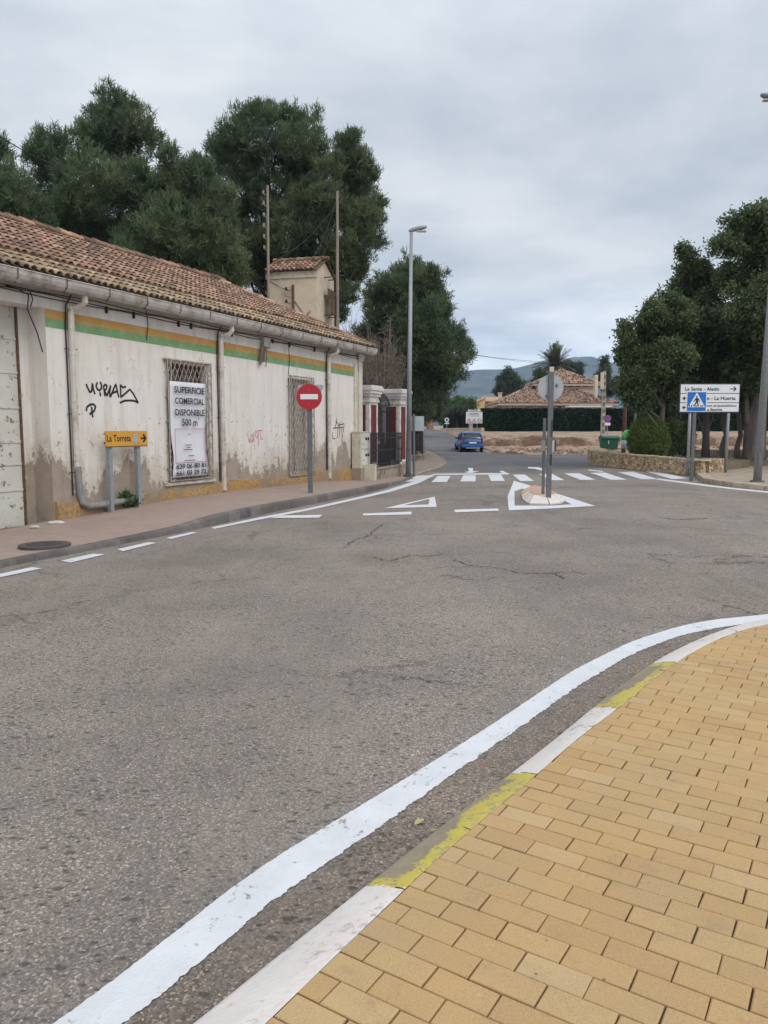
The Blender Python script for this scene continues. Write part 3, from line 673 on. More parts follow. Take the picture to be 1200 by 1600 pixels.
# bank of red earth behind the side road
rb2 = np.random.RandomState(4)
prof = [(49.2, -.12), (50.4, .08), (52, .24), (54, .32), (58.4, .26), (59.0, .30), (59.2, .86), (59.6, 1.0), (61.5, 1.06), (66, 1.18), (72, 1.33), (80, 1.5), (92, 1.55)]
PY = []; 
for (a, z0), (b, z1) in zip(prof, prof[1:]):
    for k in range(4): PY.append((a+(b-a)*k/4, z0+(z1-z0)*k/4))
PY.append(prof[-1])
nX = 240; V = []; 
for Y, z in PY:
    xl = rgt(Y)+.35+(0 if Y > 51 else (51-Y)*.5)
    for i in range(nX+1):
        t = (i/nX)**1.25; x = xl+t*70
        r = .10*math.sin(x*.9+Y)+.06*math.sin(x*2.3-Y*1.7)+rb2.uniform(-.05, .05)
        amp = min(1, max(0, (Y-49.3)/1.5)) * (1.0 if Y < 62 else .3)
        edge = 1 if Y < 60 else min(1, max(.15, (x-xl)/1.5)+.15)
        bz = z if x > xl+.8 else z*(.35+.65*(x-xl)/.8)
        if Y > 58: bz = max(bz, Tz(Y)+.02) if x-xl < .8 else bz
        sh = .45*math.sin(x*.25)+.25*math.sin(x*.61+1)
        V.append((x, Y+(sh if 57.5 < Y < 60.5 else 0), -.15 if i == 0 or Y < 49.3 else max(bz+r*amp, .03 if Y > 50 else -.2)))
g = MB(); k = nX+1; nr = len(PY)
for j in range(nr-1):
    mi = 0 if 13 < j < 30 else 1
    pass
g.add(V, [(j*k+i, j*k+i+1, (j+1)*k+i+1, (j+1)*k+i) for j in range(nr-1) for i in range(nX)])
for idx, f in enumerate(g.f):
    j = idx//nX; Y = PY[j][0]; g.m[idx] = 0 if 58.3 < Y < 59.55 else 1
struct('earth_bank', g, ['red_earth', 'dirt'], smooth=False)
g = MB(); rs = random.Random(9)
for _ in range(900):
    x = rs.uniform(8.5, 34); Y = rs.choice([rs.gauss(52.5, 1.1), rs.gauss(51, .6)]); s_ = rs.uniform(.06, .22)
    z = interp(Y, prof)
    g.box((x, Y, z+s_*.1), (s_*1.4, s_, s_*.6), rs.uniform(0, 3), tilt=rs.uniform(-.4, .4))
struct('rubble', g, 'rubble', 'stuff')

# ------------------------------------------------------------------ roof tiles as real barrel tiles
def tiles(mb, P, U, Sl, Lu, Ls, pitch=.2, course=.34, keep=None, seed=1, droop=.012, mi=0):
    """P eave-left corner, U along eave, Sl up the slope (unit)"""
    U, Sl = Vector(U).normalized(), Vector(Sl).normalized(); Nn = U.cross(Sl); rr = random.Random(seed)
    nu, ns = int(Lu/pitch), int(math.ceil(Ls/course))
    for i in range(nu):
        cw = rr.uniform(-.012, .012)
        for j in range(ns):
            a = (i+.5)*pitch; b = j*course
            if keep and not keep(a, b+course*.5): continue
            if b > Ls: continue
            L = min(course*1.12, Ls-b+.02); r0 = pitch*.40; r1 = pitch*.33
            o = P+U*(a+cw+rr.uniform(-.006, .006))+Sl*(b+rr.uniform(-.018, .018)); lift = rr.uniform(0, .008)
            vs = []; n = 5
            for r, s, up in ((r0, 0, .022+lift), (r1, L, .004)):
                for k in range(n+1):
                    t = math.pi*k/n; vs.append(o+U*(-math.cos(t)*r)+Sl*s+Nn*(math.sin(t)*r*.95+up))
            mb.add(vs, [(k, k+1, n+2+k, n+1+k) for k in range(n)], mi, rr.random())
            # edge lip so the tile end shows a thickness
            lip = [o+U*(-math.cos(math.pi*k/n)*r0*.8)+Nn*(math.sin(math.pi*k/n)*r0*.72+.02+lift) for k in range(n+1)]
            mb.add(vs[:n+1]+lip, [(k, n+1+k, n+2+k, k+1) for k in range(n)], mi, .15)

# ------------------------------------------------------------------ the long commercial building (local frame: x along wall, -y to the street)
bl = thing('commercial_building', 'long low white commercial building with peeling plaster, orange and green band and old tiled roof', 'building', tuple(wp(0, 0, 0)), math.atan2(ud.y, ud.x))
def B(name, mb, mat, parent=bl, smooth=False): return obj(name, mb, mat, parent, world=False, smooth=smooth)
EZ = 3.99; LU0, LU1 = -9, 11.95
w = MB()
W1 = (2.98, 4.25, .62, 2.98); W2 = (7.66, 8.78, .46, 2.95)
def wallpiece(u0, u1, z0, z1): w.add([(u0, 0, z0), (u1, 0, z0), (u1, 0, z1), (u0, 0, z1)], [(0, 1, 2, 3)])
def reveal(q, d=.22):
    u0, u1, z0, z1 = q
    w.add([(u0, 0, z0), (u1, 0, z0), (u1, 0, z1), (u0, 0, z1), (u0, d, z0), (u1, d, z0), (u1, d, z1), (u0, d, z1)], [(0, 4, 5, 1), (1, 5, 6, 2), (2, 6, 7, 3), (3, 7, 4, 0)])
for a, b in ((0, W1[0]), (W1[1], W2[0]), (W2[1], LU1)): wallpiece(a, b, -.1, EZ)
for q in (W1, W2):
    wallpiece(q[0], q[1], -.1, q[2]); wallpiece(q[0], q[1], q[3], EZ); reveal(q)
wallpiece(LU0, 0, 3.63, EZ)                                     # lintel over the gateway
w.add([(0, 0, -.1), (0, .5, -.1), (0, .5, 3.63), (0, 0, 3.63)], [(0, 3, 2, 1)])       # jamb
w.add([(LU0, 0, 3.63), (0, 0, 3.63), (0, .5, 3.63), (LU0, .5, 3.63)], [(0, 1, 2, 3)])
w.add([(LU1, 0, -.1), (LU1, 6, -.1), (LU1, 6, EZ), (LU1, 0, EZ), (LU0, 6, -.1), (LU0, 6, EZ), (LU0, 0, -.1), (LU0, 0, EZ)], [(0, 1, 2, 3), (1, 4, 5, 2), (4, 6, 7, 5)])
B('wall', w, 'wall')
g = MB(); g.bbox((LU0, .42, -.05), (-.23, .47, 3.63), 0); 
dr = B('gate_door', g, 'door_metal')
g = MB()
for z in (.62, 1.05, 1.42, 1.98, 2.55, 3.1): g.bbox((LU0, .405, z), (-.23, .419, z+.035))
for u in (-2.2, -4.4): g.bbox((u, .40, 0), (u+.05, .418, 3.6))
B('door_rail', g, 'door_metal', dr)
g = MB(); g.bbox((-.245, .38, 0), (-.215, .44, 3.63)); B('door_edge', g, 'rust', dr)
g = MB(); g.bbox((-.215, .41, -.05), (-.001, .49, 3.629)); B('door_post', g, 'wall')
# corner pilaster at the far end, with a yellow strip and a cap
g = MB(); g.bbox((11.44, -.05, .1), (11.56, -.001, 3.6)); g.bbox((11.72, -.05, .1), (11.97, -.001, 3.85)); B('pilaster', g, 'pipe_white')
g = MB(); g.bbox((11.56, -.03, .1), (11.72, -.001, 3.3)); B('pilaster_strip', g, 'strip_yellow')
g = MB(); g.bbox((11.66, -.10, 3.78), (12.03, -.05, 3.9)); g.bbox((11.69, -.075, 3.70), (12.0, -.052, 3.78)); B('pilaster_cap', g, 'pipe_white')
def band(z0a, z1a, z0b, z1b, nm, mat):
    g = MB(); g.add([(0, -.004, z0a), (11.44, -.004, z0b), (11.44, -.004, z1b), (0, -.004, z1a), (0, -.0005, z0a), (11.44, -.0005, z0b), (11.44, -.0005, z1b), (0, -.0005, z1a)],
        [(0, 1, 2, 3), (4, 7, 6, 5), (0, 4, 5, 1), (2, 6, 7, 3)]); B(nm, g, mat)
band(3.475, 3.62, 3.36, 3.50, 'painted_band', 'band_orange'); band(3.325, 3.475, 3.21, 3.36, 'painted_band', 'band_green')
# rough yellow plinth
rp = random.Random(2); g = MB()
def pl(u0, u1, top, pr=.07):
    n = max(2, int((u1-u0)/.12)); vs = []
    for i in range(n+1):
        u = u0+(u1-u0)*i/n; zt = top(u)+rp.uniform(-.012, .012)
        for y, z in ((-pr+rp.uniform(-.008, .008), -.1), (-pr+rp.uniform(-.012, .012), zt-.12), (-pr+.01, zt-.02), (-.0, zt)): vs.append((u, y, z))
    g.add(vs, [(i*4+k, (i+1)*4+k, (i+1)*4+k+1, i*4+k+1) for i in range(n) for k in range(3)])
    g.add([(u0, 0, -.1)]+vs[:4], [(0, 4, 3, 2, 1)]); e = vs[-4:]; g.add([(u1, 0, -.1)]+e, [(0, 1, 2, 3, 4)])
pl(.02, .55, lambda u: .42); pl(.56, 11.15, lambda u: interp(u, [(.5, .34), (1.6, .36), (2.6, .44), (3.6, .36), (5, .50), (6.5, .44), (7.6, .42), (9, .52), (11.2, .44)]))
B('plinth', g, 'plinth')
# lattice window grilles
def grille(q, mat, poster=False):
    u0, u1, z0, z1 = q
    g = MB(); y = -.09
    for a, b in (((u0, y, z0), (u0, y, z1)), ((u1, y, z0), (u1, y, z1)), ((u0, y, z0), (u1, y, z0)), ((u0, y, z1), (u1, y, z1)), ((u0+.1, y, z0), (u0+.1, y, z1)), ((u1-.12, y, z0), (u1-.12, y, z1))):
        g.cyl(a, b, .016, n=5)
    s, hgt = .13, .26
    nz = int((z1-z0)/hgt); hh = (z1-z0)/nz; nu = int((u1-u0)/s); ss = (u1-u0)/nu
    for i in range(nu):
        for j in range(nz):
            a = u0+i*ss; z = z0+j*hh; m = a+ss/2; zm = z+hh/2
            for p, r in (((a, z), (m, zm)), ((m, zm), (a+ss, z)), ((a, z+hh), (m, zm)), ((m, zm), (a+ss, z+hh))):
                pass
            g.cyl((a, y, z), (a+ss, y, z+hh), .0075, n=3, cap=False); g.cyl((a+ss, y-.012, z), (a, y-.012, z+hh), .0075, n=3, cap=False)
    for k in range(5):
        z = z0+(z1-z0)*(k+.5)/5
        for u in (u0, u1): g.cyl((u, y, z), (u, .0, z), .012, n=4)
    return g
def window(q, gm, pane):
    u0, u1, z0, z1 = q; d = .2
    f = MB()
    for a, b in (((u0, z0), (u0+.07, z1)), ((u1-.07, z0), (u1, z1)), ((u0+.07, z0), (u1-.07, z0+.07)), ((u0+.07, z1-.07), (u1-.07, z1)), (((u0+u1)/2-.03, z0+.07), ((u0+u1)/2+.03, z1-.07))):
        f.bbox((a[0], .13, a[1]), (b[0], .2, b[1]))
    w_ = B('window', f, 'rust' if pane == 'window_dark' else 'shutter_grey')
    p = MB(); p.add([(u0, .18, z0), (u1, .18, z0), (u1, .18, z1), (u0, .18, z1)], [(0, 1, 2, 3)]); B('pane', p, pane, w_)
    B('grille', grille((u0-.07, u1+.07, z0-.03, z1+.05), gm), gm, w_)
window(W1, 'grille', 'window_dark'); window(W2, 'grille', 'shutter_grey')
g = MB(); g.bbox((2.85, -.09, 3.03), (4.4, .0, 3.06)); g.bbox((2.8, -.06, .50), (4.45, 0, .56)); B('sill', g, 'pipe_white')
# roof
hipU = 8.9; ridgeY, ridgeZ, eaveY, eaveZ = 3.0, 5.74, -.30, 4.12; EU = 12.25
sl_v = Vector((0, ridgeY-eaveY, ridgeZ-eaveZ)); Ls = sl_v.length; sl_n = sl_v.normalized()
r0 = MB()
r0.add([(LU0, eaveY, eaveZ), (EU, eaveY, eaveZ), (hipU, ridgeY, ridgeZ), (LU0, ridgeY, ridgeZ), (LU0, 6.3, eaveZ), (EU, 6.3, eaveZ)], [(0, 1, 2, 3), (3, 2, 5, 4), (1, 5, 2)])
rf = B('roof', r0, 'tile_bed')
g = MB(); e0 = .78
tiles(g, Vector((LU0, eaveY, eaveZ))+sl_n*e0+Vector((0, 0, .05)), (1, 0, 0), sl_n, EU-LU0, Ls-e0, .165, .28, lambda a, b: a < (EU-LU0)-(EU-hipU)*(b+e0)/Ls-.05, 3)
sd = Vector((hipU-EU, 3.0+.3, ridgeZ-eaveZ)); hs = Vector((hipU-EU, 0, ridgeZ-eaveZ)); 
tiles(g, Vector((EU, eaveY, eaveZ+.02)), (0, 1, 0), hs, 6.6, hs.length, .165, .28, lambda a, b: 3.3*b/hs.length < a < 6.6-3.3*b/hs.length, 5)
B('roof_tiles', g, 'tile', rf)
g = MB(); tiles(g, Vector((LU0, eaveY-.06, eaveZ-.015)), (1, 0, 0), sl_n, EU-LU0, e0+.12, .165, .28, lambda a, b: a < (EU-LU0)-.8*b/Ls, 4); B('eave_tiles', g, 'tile_pale', rf)
g = MB(); rg = random.Random(8); u = LU0
while u < hipU:
    z = ridgeZ+.10+rg.uniform(-.012, .012); g.cyl((u, ridgeY, z+.02), (u+.36, ridgeY, z), .10, .085, n=8, tint=rg.random()); u += .33
a = Vector((hipU, ridgeY, ridgeZ+.08)); b = Vector((EU, eaveY, eaveZ+.05)); n = 15
for k in range(n):
    p, q = a.lerp(b, k/n), a.lerp(b, (k+1.1)/n); g.cyl(p, q, .075, .095, n=8, tint=rg.random())
B('ridge_tiles', g, 'tile', rf)
# cornice board, half-round gutter, brackets
g = MB(); vs = []; n = 8; us = [LU0+(12.2-LU0)*k/30 for k in range(31)]
for u in us:
    for k in range(n+1):
        t = math.pi*k/n; sag = .01*math.sin(u*1.3); vs.append((u, -.33-math.cos(t)*.125, 4.06-math.sin(t)*.18+sag))
g.add(vs, [(i*(n+1)+k, i*(n+1)+k+1, (i+1)*(n+1)+k+1, (i+1)*(n+1)+k) for i in range(30) for k in range(n)])
g.bbox((LU0, -.22, 4.0), (12.1, 0, 4.05)); g.cyl((LU0, -.455, 4.06), (12.2, -.455, 4.06), .012, n=5)
g.add([(12.2, -.33-math.cos(math.pi*k/n)*.125, 4.06-math.sin(math.pi*k/n)*.18) for k in range(n+1)], [tuple(range(n+1))])
gt = B('gutter', g, 'gutter')
g = MB(); u = -8.5
while u < 12: 
    g.tube([(u, -.47, 4.10), (u+.02, -.45, 3.94), (u+.06, -.33, 3.868), (u+.13, -.21, 3.93), (u+.2, -.02, 3.97)], .008, 4); u += .95
B('gutter_bracket', g, 'rust', gt)
g = MB(); rc = random.Random(6)
for z, ph in ((3.86, 0), (3.82, 1), (3.895, 2)):
    pts = []; 
    for k in range(61):
        u = LU0+(11.9-LU0)*k/60; pts.append((u, -.03-.01*ph, z-.03*abs(math.sin(u*1.1+ph))-rc.uniform(0, .008)-u*.003))
    g.tube(pts, .009, 4)
for u in (1.35, 2.05, 3.35, 3.75, 5.2, 6.9, 7.7, 9.0): g.bbox((u, -.045, 3.72), (u+.03, 0, 3.84))
for u, z0, z1 in ((-.3, 3.84, 3.60), (2.4, 3.95, 3.35), (7.65, 3.85, 3.0)):
    g.tube([(u, -.03, z0), (u+.04, -.035, (z0+z1)/2), (u-.01, -.03, z1)], .008, 4)
g.tube([(-.75, -.02, 3.86), (-.55, -.05, 3.84), (-.35, -.05, 3.78), (-.38, -.04, 3.55), (-.2, -.03, 3.2), (-.1, -.02, 2.9)], .01, 4)
B('cable', g, 'cable')
for u, base, grey in ((.48, .35, True), (4.72, .28, False), (9.74, .25, False)):
    g = MB(); g.tube([(u+.1, -.30, 3.95), (u+.1, -.30, 3.78), (u+.08, -.24, 3.72), (u+.02, -.1, 3.68), (u, -.075, 3.6), (u, -.075, .95 if grey else base)], .055, 8)
    for z in (3.66, 2.9, 2.0, 1.1): g.cyl((u, -.075, z), (u, -.075, z+.06), .064, n=8)
    d = B('downpipe', g, 'pipe_white', smooth=False)
    g = MB(); g.tube([(u-.02, -.12, 3.9), (u-.09, -.06, 3.72), (u-.085, -.03, 3.4), (u-.08, -.03, .5)], .012, 4)
    if not grey: g.tube([(u+.09, -.02, 3.3), (u+.085, -.02, .4)], .005, 3)
    for z in (3.0, 1.9, .9): g.cyl((u-.13, -.03, z), (u+.1, -.09, z), .009, n=4)
    B('cable', g, 'cable', d)
g = MB(); g.tube([(.48, -.085, 1.0), (.5, -.09, .55), (.53, -.12, .36), (.62, -.15, .30), (1.0, -.16, .30), (2.0, -.15, .34)], .055, 8); g.cyl((1.0, -.16, .3), (1.13, -.16, .305), .075, n=8)
B('drain_pipe', g, 'pipe_grey', smooth=False)
g = MB(); g.box((6.55, -.06, 3.72), (.26, .1, .2)); g.box((6.7, -.08, 3.66), (.12, .12, .12)); B('junction_box', g, 'gutter')
g = MB(); rj = random.Random(12)
for k in range(16):
    a = rj.uniform(-.12, .12); L = rj.uniform(.15, .5); g.tube([(6.45+a*.4, -.08, 3.7), (6.4+a, -.1, 3.65-L*.5), (6.38+a*1.3, -.07, 3.62-L)], .012, 3)
B('torn_wiring', g, 'twig')
# graffiti: painted strokes standing a hair off the wall
def strokes(lst, r, mat, zoff=-.003, ox=0, oz=0):
    g = MB()
    for pl_ in lst:
        P = [wuv(x+ox, y+oz) for x, y in pl_]; Q = []
        for i in range(len(P)-1):
            for k in range(4): Q.append((P[i][0]+(P[i+1][0]-P[i][0])*k/4, P[i][1]+(P[i+1][1]-P[i][1])*k/4))
        Q.append(P[-1]); vs = []
        for i, q in enumerate(Q):
            a, b = Q[max(0, i-1)], Q[min(len(Q)-1, i+1)]; d = math.hypot(b[0]-a[0], b[1]-a[1]) or 1; nx_, nz_ = -(b[1]-a[1])/d*r, (b[0]-a[0])/d*r
            vs += [(q[0]+nx_, zoff, q[1]+nz_), (q[0]-nx_, zoff, q[1]-nz_)]
        g.add(vs, [(2*i, 2*i+1, 2*i+3, 2*i+2) for i in range(len(Q)-1)])
    B('graffiti', g, mat)
k_ = 7.27; gx = lambda x, y: (130+x/k_, 580+y/k_)
GR = [[(32, 145), (50, 190), (75, 240), (95, 225), (105, 135), (112, 200), (133, 262)], [(160, 125), (145, 170), (160, 205), (185, 220), (205, 195), (205, 150), (190, 120)], [(190, 240), (195, 285)],
      [(245, 285), (238, 220), (228, 175), (250, 150), (268, 165), (262, 200), (240, 225), (275, 285)], [(310, 165), (300, 230), (305, 300)], [(265, 285), (300, 200), (310, 160)], [(310, 290), (345, 200), (370, 145), (385, 220), (405, 300)], [(325, 250), (395, 225)],
      [(485, 175), (450, 185), (420, 155), (425, 230), (425, 295), (470, 260), (530, 205), (570, 260), (625, 360)], [(415, 360), (470, 335), (540, 332), (590, 340), (625, 360)],
      [(35, 455), (40, 410), (75, 380), (115, 375), (140, 400), (125, 450), (70, 490)], [(95, 405), (98, 460), (108, 525)]]
strokes([[gx(*p) for p in s] for s in GR], .02, 'black')
PK = [[(112, 525), (108, 570), (118, 630), (135, 640)], [(140, 560), (135, 620), (150, 635), (160, 590), (150, 555), (140, 575)], [(165, 540), (165, 600), (175, 635)], [(185, 525), (180, 570), (195, 600), (205, 560), (190, 525)], [(215, 520), (212, 600)], [(200, 525), (255, 520)], [(232, 520), (235, 610), (255, 605)], [(205, 580), (215, 600), (210, 680)], [(120, 630), (130, 600), (150, 640), (170, 600)]]
strokes([[(370+x/6.316, 590+y/6.316) for x, y in s] for s in PK], .015, 'pink')
SG = [[(925, 450), (925, 540)], [(985, 400), (985, 440), (965, 500)], [(950, 500), (1050, 490)], [(945, 540), (945, 600), (970, 605)], [(975, 430), (1000, 460), (990, 600)], [(1000, 470), (1060, 455), (1050, 540)], [(1015, 440), (1010, 580)], [(1030, 500), (1045, 590)]]
strokes([[(370+x/6.316, 590+y/6.316) for x, y in s] for s in SG], .014, 'black')
# banner hung on the first window grille
u0, z1 = wuv(265, 596, .12); u1, z0 = wuv(318, 744, .12); u1 = u0+1.13; z0 = .66; z1 = 2.60
bn = thing('banner', 'white vinyl banner advertising commercial floor space, tied over the lattice window', 'banner', tuple(wp(u0, .12, z0)), math.atan2(ud.y, ud.x))
bw_, bh = u1-u0, z1-z0
g = MB(); nxs, nzs = 10, 18; vs = []
def sag(x, z): return -.006-.014*math.sin(z*3.1+x*2)-.03*max(0, 1-abs(z-.45)/.45)*math.sin(x*7+z*4)*.6
for j in range(nzs+1):
    for i in range(nxs+1):
        x, z = bw_*i/nxs, bh*j/nzs; e = (.02*math.sin(z*5) if i in (0, nxs) and .1 < z < 1.2 else 0); vs.append((x+e, sag(x, z), z))
g.add(vs, [(j*(nxs+1)+i, j*(nxs+1)+i+1, (j+1)*(nxs+1)+i+1, (j+1)*(nxs+1)+i) for j in range(nzs) for i in range(nxs)])
o_ = obj('sheet', g, 'poster', bn, False, True); md = o_.modifiers.new('thickness', 'SOLIDIFY'); md.thickness = .003
def bt(s, fz, h, wd, mat='black', fx=.5): text(s, (bw_*fx, -.045, bh*fz), (1, 0, 0), (0, 0, 1), h, wd*bw_, mat, bn, bold=.02, world=False)
bt('SUPERFICIE', .885, .13, .86); bt('COMERCIAL', .77, .13, .84); bt('DISPONIBLE', .65, .13, .84); bt('500 m', .545, .14, .44, fx=.48); bt('2', .605, .045, .03, fx=.74)
bt('629 06 80 81', .092, .095, .86); bt('661 03 29 72', .022, .095, .86)
g = MB()
for a, b in (((.06, .505), (.94, .51)), ((.06, .15), (.94, .155))): g.bbox((a[0]*bw_, -.046, a[1]*bh), (b[0]*bw_, -.044, b[1]*bh))
for x in (.06, .935): g.bbox((x*bw_, -.046, .155*bh), ((x+.007)*bw_, -.044, .505*bh))
obj('frame_line', g, 'ink_red', bn, False)
g = MB()
for x0, x1, z in ((.43, .50, .45), (.33, .52, .335), (.38, .48, .31), (.28, .54, .287), (.42, .58, .22), (.3, .62, .172)): g.bbox((x0*bw_, -.046, z*bh), (x1*bw_, -.044, (z+.007)*bh))
obj('small_print', g, 'black', bn, False)
# meter cabinet
cbn = thing('meter_cabinet', 'cream utility meter cabinet with two small doors at the end of the white wall', 'cabinet', tuple(wp(11.2, 0, .1)), math.atan2(ud.y, ud.x))
g = MB(); g.bbox((0, -.34, .38), (.66, -.06, 1.44)); obj('housing', g, 'cream_cab', cbn, False)
g = MB(); g.bbox((-.02, -.36, -.1), (.68, -.05, .38)); obj('base', g, 'wall', cbn, False)
g = MB(); g.bbox((-.02, -.36, 1.44), (.68, -.05, 1.47)); obj('lid', g, 'cream_cab', cbn, False)
for z0, z1 in ((.95, 1.40), (.46, .90)):
    g = MB(); g.bbox((.05, -.36, z0), (.61, -.341, z1)); d = obj('door', g, 'cab_door', cbn, False)
    g = MB(); g.bbox((.3, -.368, z0+.26), (.42, -.3605, z0+.34)); g.bbox((.46, -.368, z0+.26), (.56, -.3605, z0+.34)); obj('label_plate', g, 'black', d, False)
    g = MB(); g.cyl((.14, -.375, z0+.15), (.14, -.36, z0+.15), .02, n=6); obj('handle', g, 'black', d, False)

# ------------------------------------------------------------------ gate pillars, iron gate, low wall with railing
def pillar(loc, rz, label):
    t = thing('gate_pillar', label, 'gate pillar', loc, rz, 'white and red gate pillars'); h = .32
    g = MB(); g.bbox((-h, -h, 0), (h, h, 2.38)); obj('shaft', g, 'pillar_white', t, False)
    g = MB()
    for s in (-1, 1):
        g.bbox((-.19, s*(h+.001), .5), (.19, s*(h+.012), 2.3)); g.bbox((s*(h+.001), -.19, .5), (s*(h+.012), .19, 2.3))
    obj('panel', g, 'pillar_red', t, False)
    g = MB(); z = 2.38
    for r, hh in ((.36, .08), (.34, .10), (.39, .09), (.43, .10), (.47, .10), (.44, .05)): g.bbox((-r, -r, z), (r, r, z+hh)); z += hh
    obj('cap', g, 'pillar_white', t, False)
    g = MB(); g.bbox((-h-.06, -h-.06, 0), (h+.06, h+.06, .34)); g.bbox((-h-.03, -h-.03, .34), (h+.03, h+.03, .42)); obj('base', g, 'cream_cab', t, False)
    return t
PA = R(66)
p2 = (.37, 26.85, .1); p1 = (-.62, 24.6, .1)
pillar(p1, PA, 'white gate pillar with red panels directly beside the long white building')
t = pillar(p2, PA, 'white gate pillar with red panels beside the tall grey street lamp')
gt_ = thing('iron_gate', 'closed black iron gate with arched top between two white and red pillars', 'gate', ((p1[0]+p2[0])/2, (p1[1]+p2[1])/2, .1), math.atan2(p2[1]-p1[1], p2[0]-p1[0]))
g = MB(); L = .88
for i in range(19):
    x = -L+2*L*i/18; top = 2.15+.55*math.sqrt(max(0, 1-(x/L)**2)); g.tube([(x, 0, .08), (x, 0, top), (x, 0, top+.01), (x, 0, top+.09)], [.014, .014, .02, .001], 5)
obj('bars', g, 'iron', gt_, False)
g = MB()
for z in (.12, 1.0, 2.1): g.bbox((-L, -.02, z), (L, .02, z+.05))
g.tube([(-L+2*L*i/18, 0, 2.13+.55*math.sqrt(max(0, 1-((-L+2*L*i/18)/L)**2))) for i in range(19)], .018, 5)
g.bbox((-L, -.008, .17), (L, .008, 1.0)); obj('frame', g, 'iron', gt_, False)
la, lb = gp(585, 750, .1), gp(631, 740.5, .1)
d = (lb-la); lr = math.atan2(d.y, d.x); LL = d.length
lw = thing('low_wall', 'stained low plaster wall beneath the spiked railing', 'low wall', tuple(la), lr)
g = MB(); g.bbox((0, 0, -.1), (LL, .22, .30)); obj('wall', g, 'old_wall', lw, False)
g = MB(); g.bbox((-.03, -.03, .30), (LL+.03, .25, .35)); obj('coping', g, 'old_wall', lw, False)
g = MB(); g.bbox((-.22, -.08, -.1), (-.031, .27, .48)); g.bbox((LL+.031, -.08, -.1), (LL+.2, .27, .42)); obj('end_post', g, 'cream_cab', lw, False)
def railing(name, label, loc, rz, L, h, group, step=.11, legs=((0, 0),)):
    t = thing(name, label, 'railing', loc, rz, group); g = MB(); n = int(L/step)
    for i in range(n+1): x = L*i/n; g.tube([(x, 0, 0), (x, 0, h), (x, 0, h+.01), (x, 0, h+.09)], [.011, .011, .02, .001], 5)
    obj('bars', g, 'iron', t, False); g = MB()
    for z in (.08, h*.5, h-.12): g.bbox((0, -.015, z), (L, .015, z+.035))
    obj('rails', g, 'iron', t, False); g = MB()
    for k in range(int(L/2)+2):
        x = min(L, k*2); g.bbox((x-.025, -.025, 0), (x+.025, .025, h+.05))
    obj('posts', g, 'iron', t, False); return t
railing('railing', 'black spiked iron railing on the low wall in front of the gate', (la.x-math.sin(lr)*.1, la.y+math.cos(lr)*.1, .45), lr, LL, 1.02, 'black iron railings')
f2 = thing('low_wall', 'low stone wall under the railing along the lane behind the street lamp', 'low wall', (1.05, 39.2, 0), 0)
g = MB(); g.bbox((-.9, 0, -.05), (1.0, .3, .28)); g.prism([(.75, .3), (1.0, .3), (1.25, 11), (1.0, 11)], -.05, .28); obj('wall', g, 'old_wall', f2, False)
g = MB(); g.bbox((-.93, -.04, .28), (1.04, .3, .33)); obj('coping', g, 'old_wall', f2, False)
railing('railing', 'black iron railing across the corner beyond the street lamp', (.2, 39.35, .33), 0, 1.75, 1.3, 'black iron railings')
railing('railing', 'black iron railing running up the left side of the lane', (1.97, 39.5, .33), R(88.6), 11, 1.3, 'black iron railings', .16)

# ------------------------------------------------------------------ transformer tower and its poles
D = 32.0; tr = R(-14); fl_ = at(418, 470, D+.5)
tw = thing('transformer_tower', 'small cream transformer tower with a red tiled roof behind the long building', 'tower', (fl_.x, fl_.y, 0), tr)
TW, TD, TZ = 2.15, 2.3, 8.05
g = MB(); g.bbox((0, 0, 0), (TW, TD, TZ))
g.add([(0, 0, TZ), (0, TD, TZ), (0, TD*.45, TZ+.5), (TW, 0, TZ), (TW, TD, TZ), (TW, TD*.45, TZ+.5)], [(0, 2, 1), (3, 4, 5)])
obj('wall', g, 'cream', tw, False)
g = MB(); g.bbox((-.05, -.05, TZ-.28), (TW+.05, -.001, TZ-.02)); obj('cornice', g, 'cream_cab', tw, False)
v1 = Vector((0, TD*.45+.2, .62)); g = MB()
g.add([(-.1, -.16, TZ-.02), (TW+.1, -.16, TZ-.02), (TW+.1, TD*.45, TZ+.58), (-.1, TD*.45, TZ+.58), (TW+.1, TD+.16, TZ-.02), (-.1, TD+.16, TZ-.02)], [(0, 1, 2, 3), (3, 2, 4, 5)]); rf2 = obj('roof', g, 'tile_bed', tw, False)
g = MB(); tiles(g, Vector((-.12, -.2, TZ-.01)), (1, 0, 0), v1, TW+.24, v1.length, .2, .3, None, 21)
v2 = Vector((0, -(TD*.55+.2), .62)); tiles(g, Vector((TW+.12, TD+.18, TZ-.01)), (-1, 0, 0), v2, TW+.24, v2.length, .2, .3, None, 22)
for k in range(7): g.cyl((-.12+k*.35, TD*.45, TZ+.68), (.25+k*.35, TD*.45, TZ+.66), .1, .085, n=8, tint=random.random())
obj('roof_tiles', g, 'tile', rf2, False)
g = MB(); g.bbox((1.08, -.06, TZ-2.3), (1.18, -.001, TZ-.55)); obj('mounting_board', g, 'rust', tw, False)
for k in range(5):
    z = TZ-.78-k*.25; g = MB(); g.tube([(1.0, -.0, z), (.95, -.12, z), (.9, -.14, z+.05)], .015, 5); g.lathe([(.035, 0), (.06, .03), (.04, .06), (.055, .09), (.03, .13)], (.88, -.14, z), 8); obj('insulator', g, 'ceramic' if k % 2 else 'black', tw, False)
g = MB(); x = TW
for z in (TZ-.15, TZ-.9, TZ-1.7): g.bbox((x+.001, .9, z), (x+.5, .94, z+.04)); g.bbox((x+.001, 1.5, z), (x+.5, 1.54, z+.04))
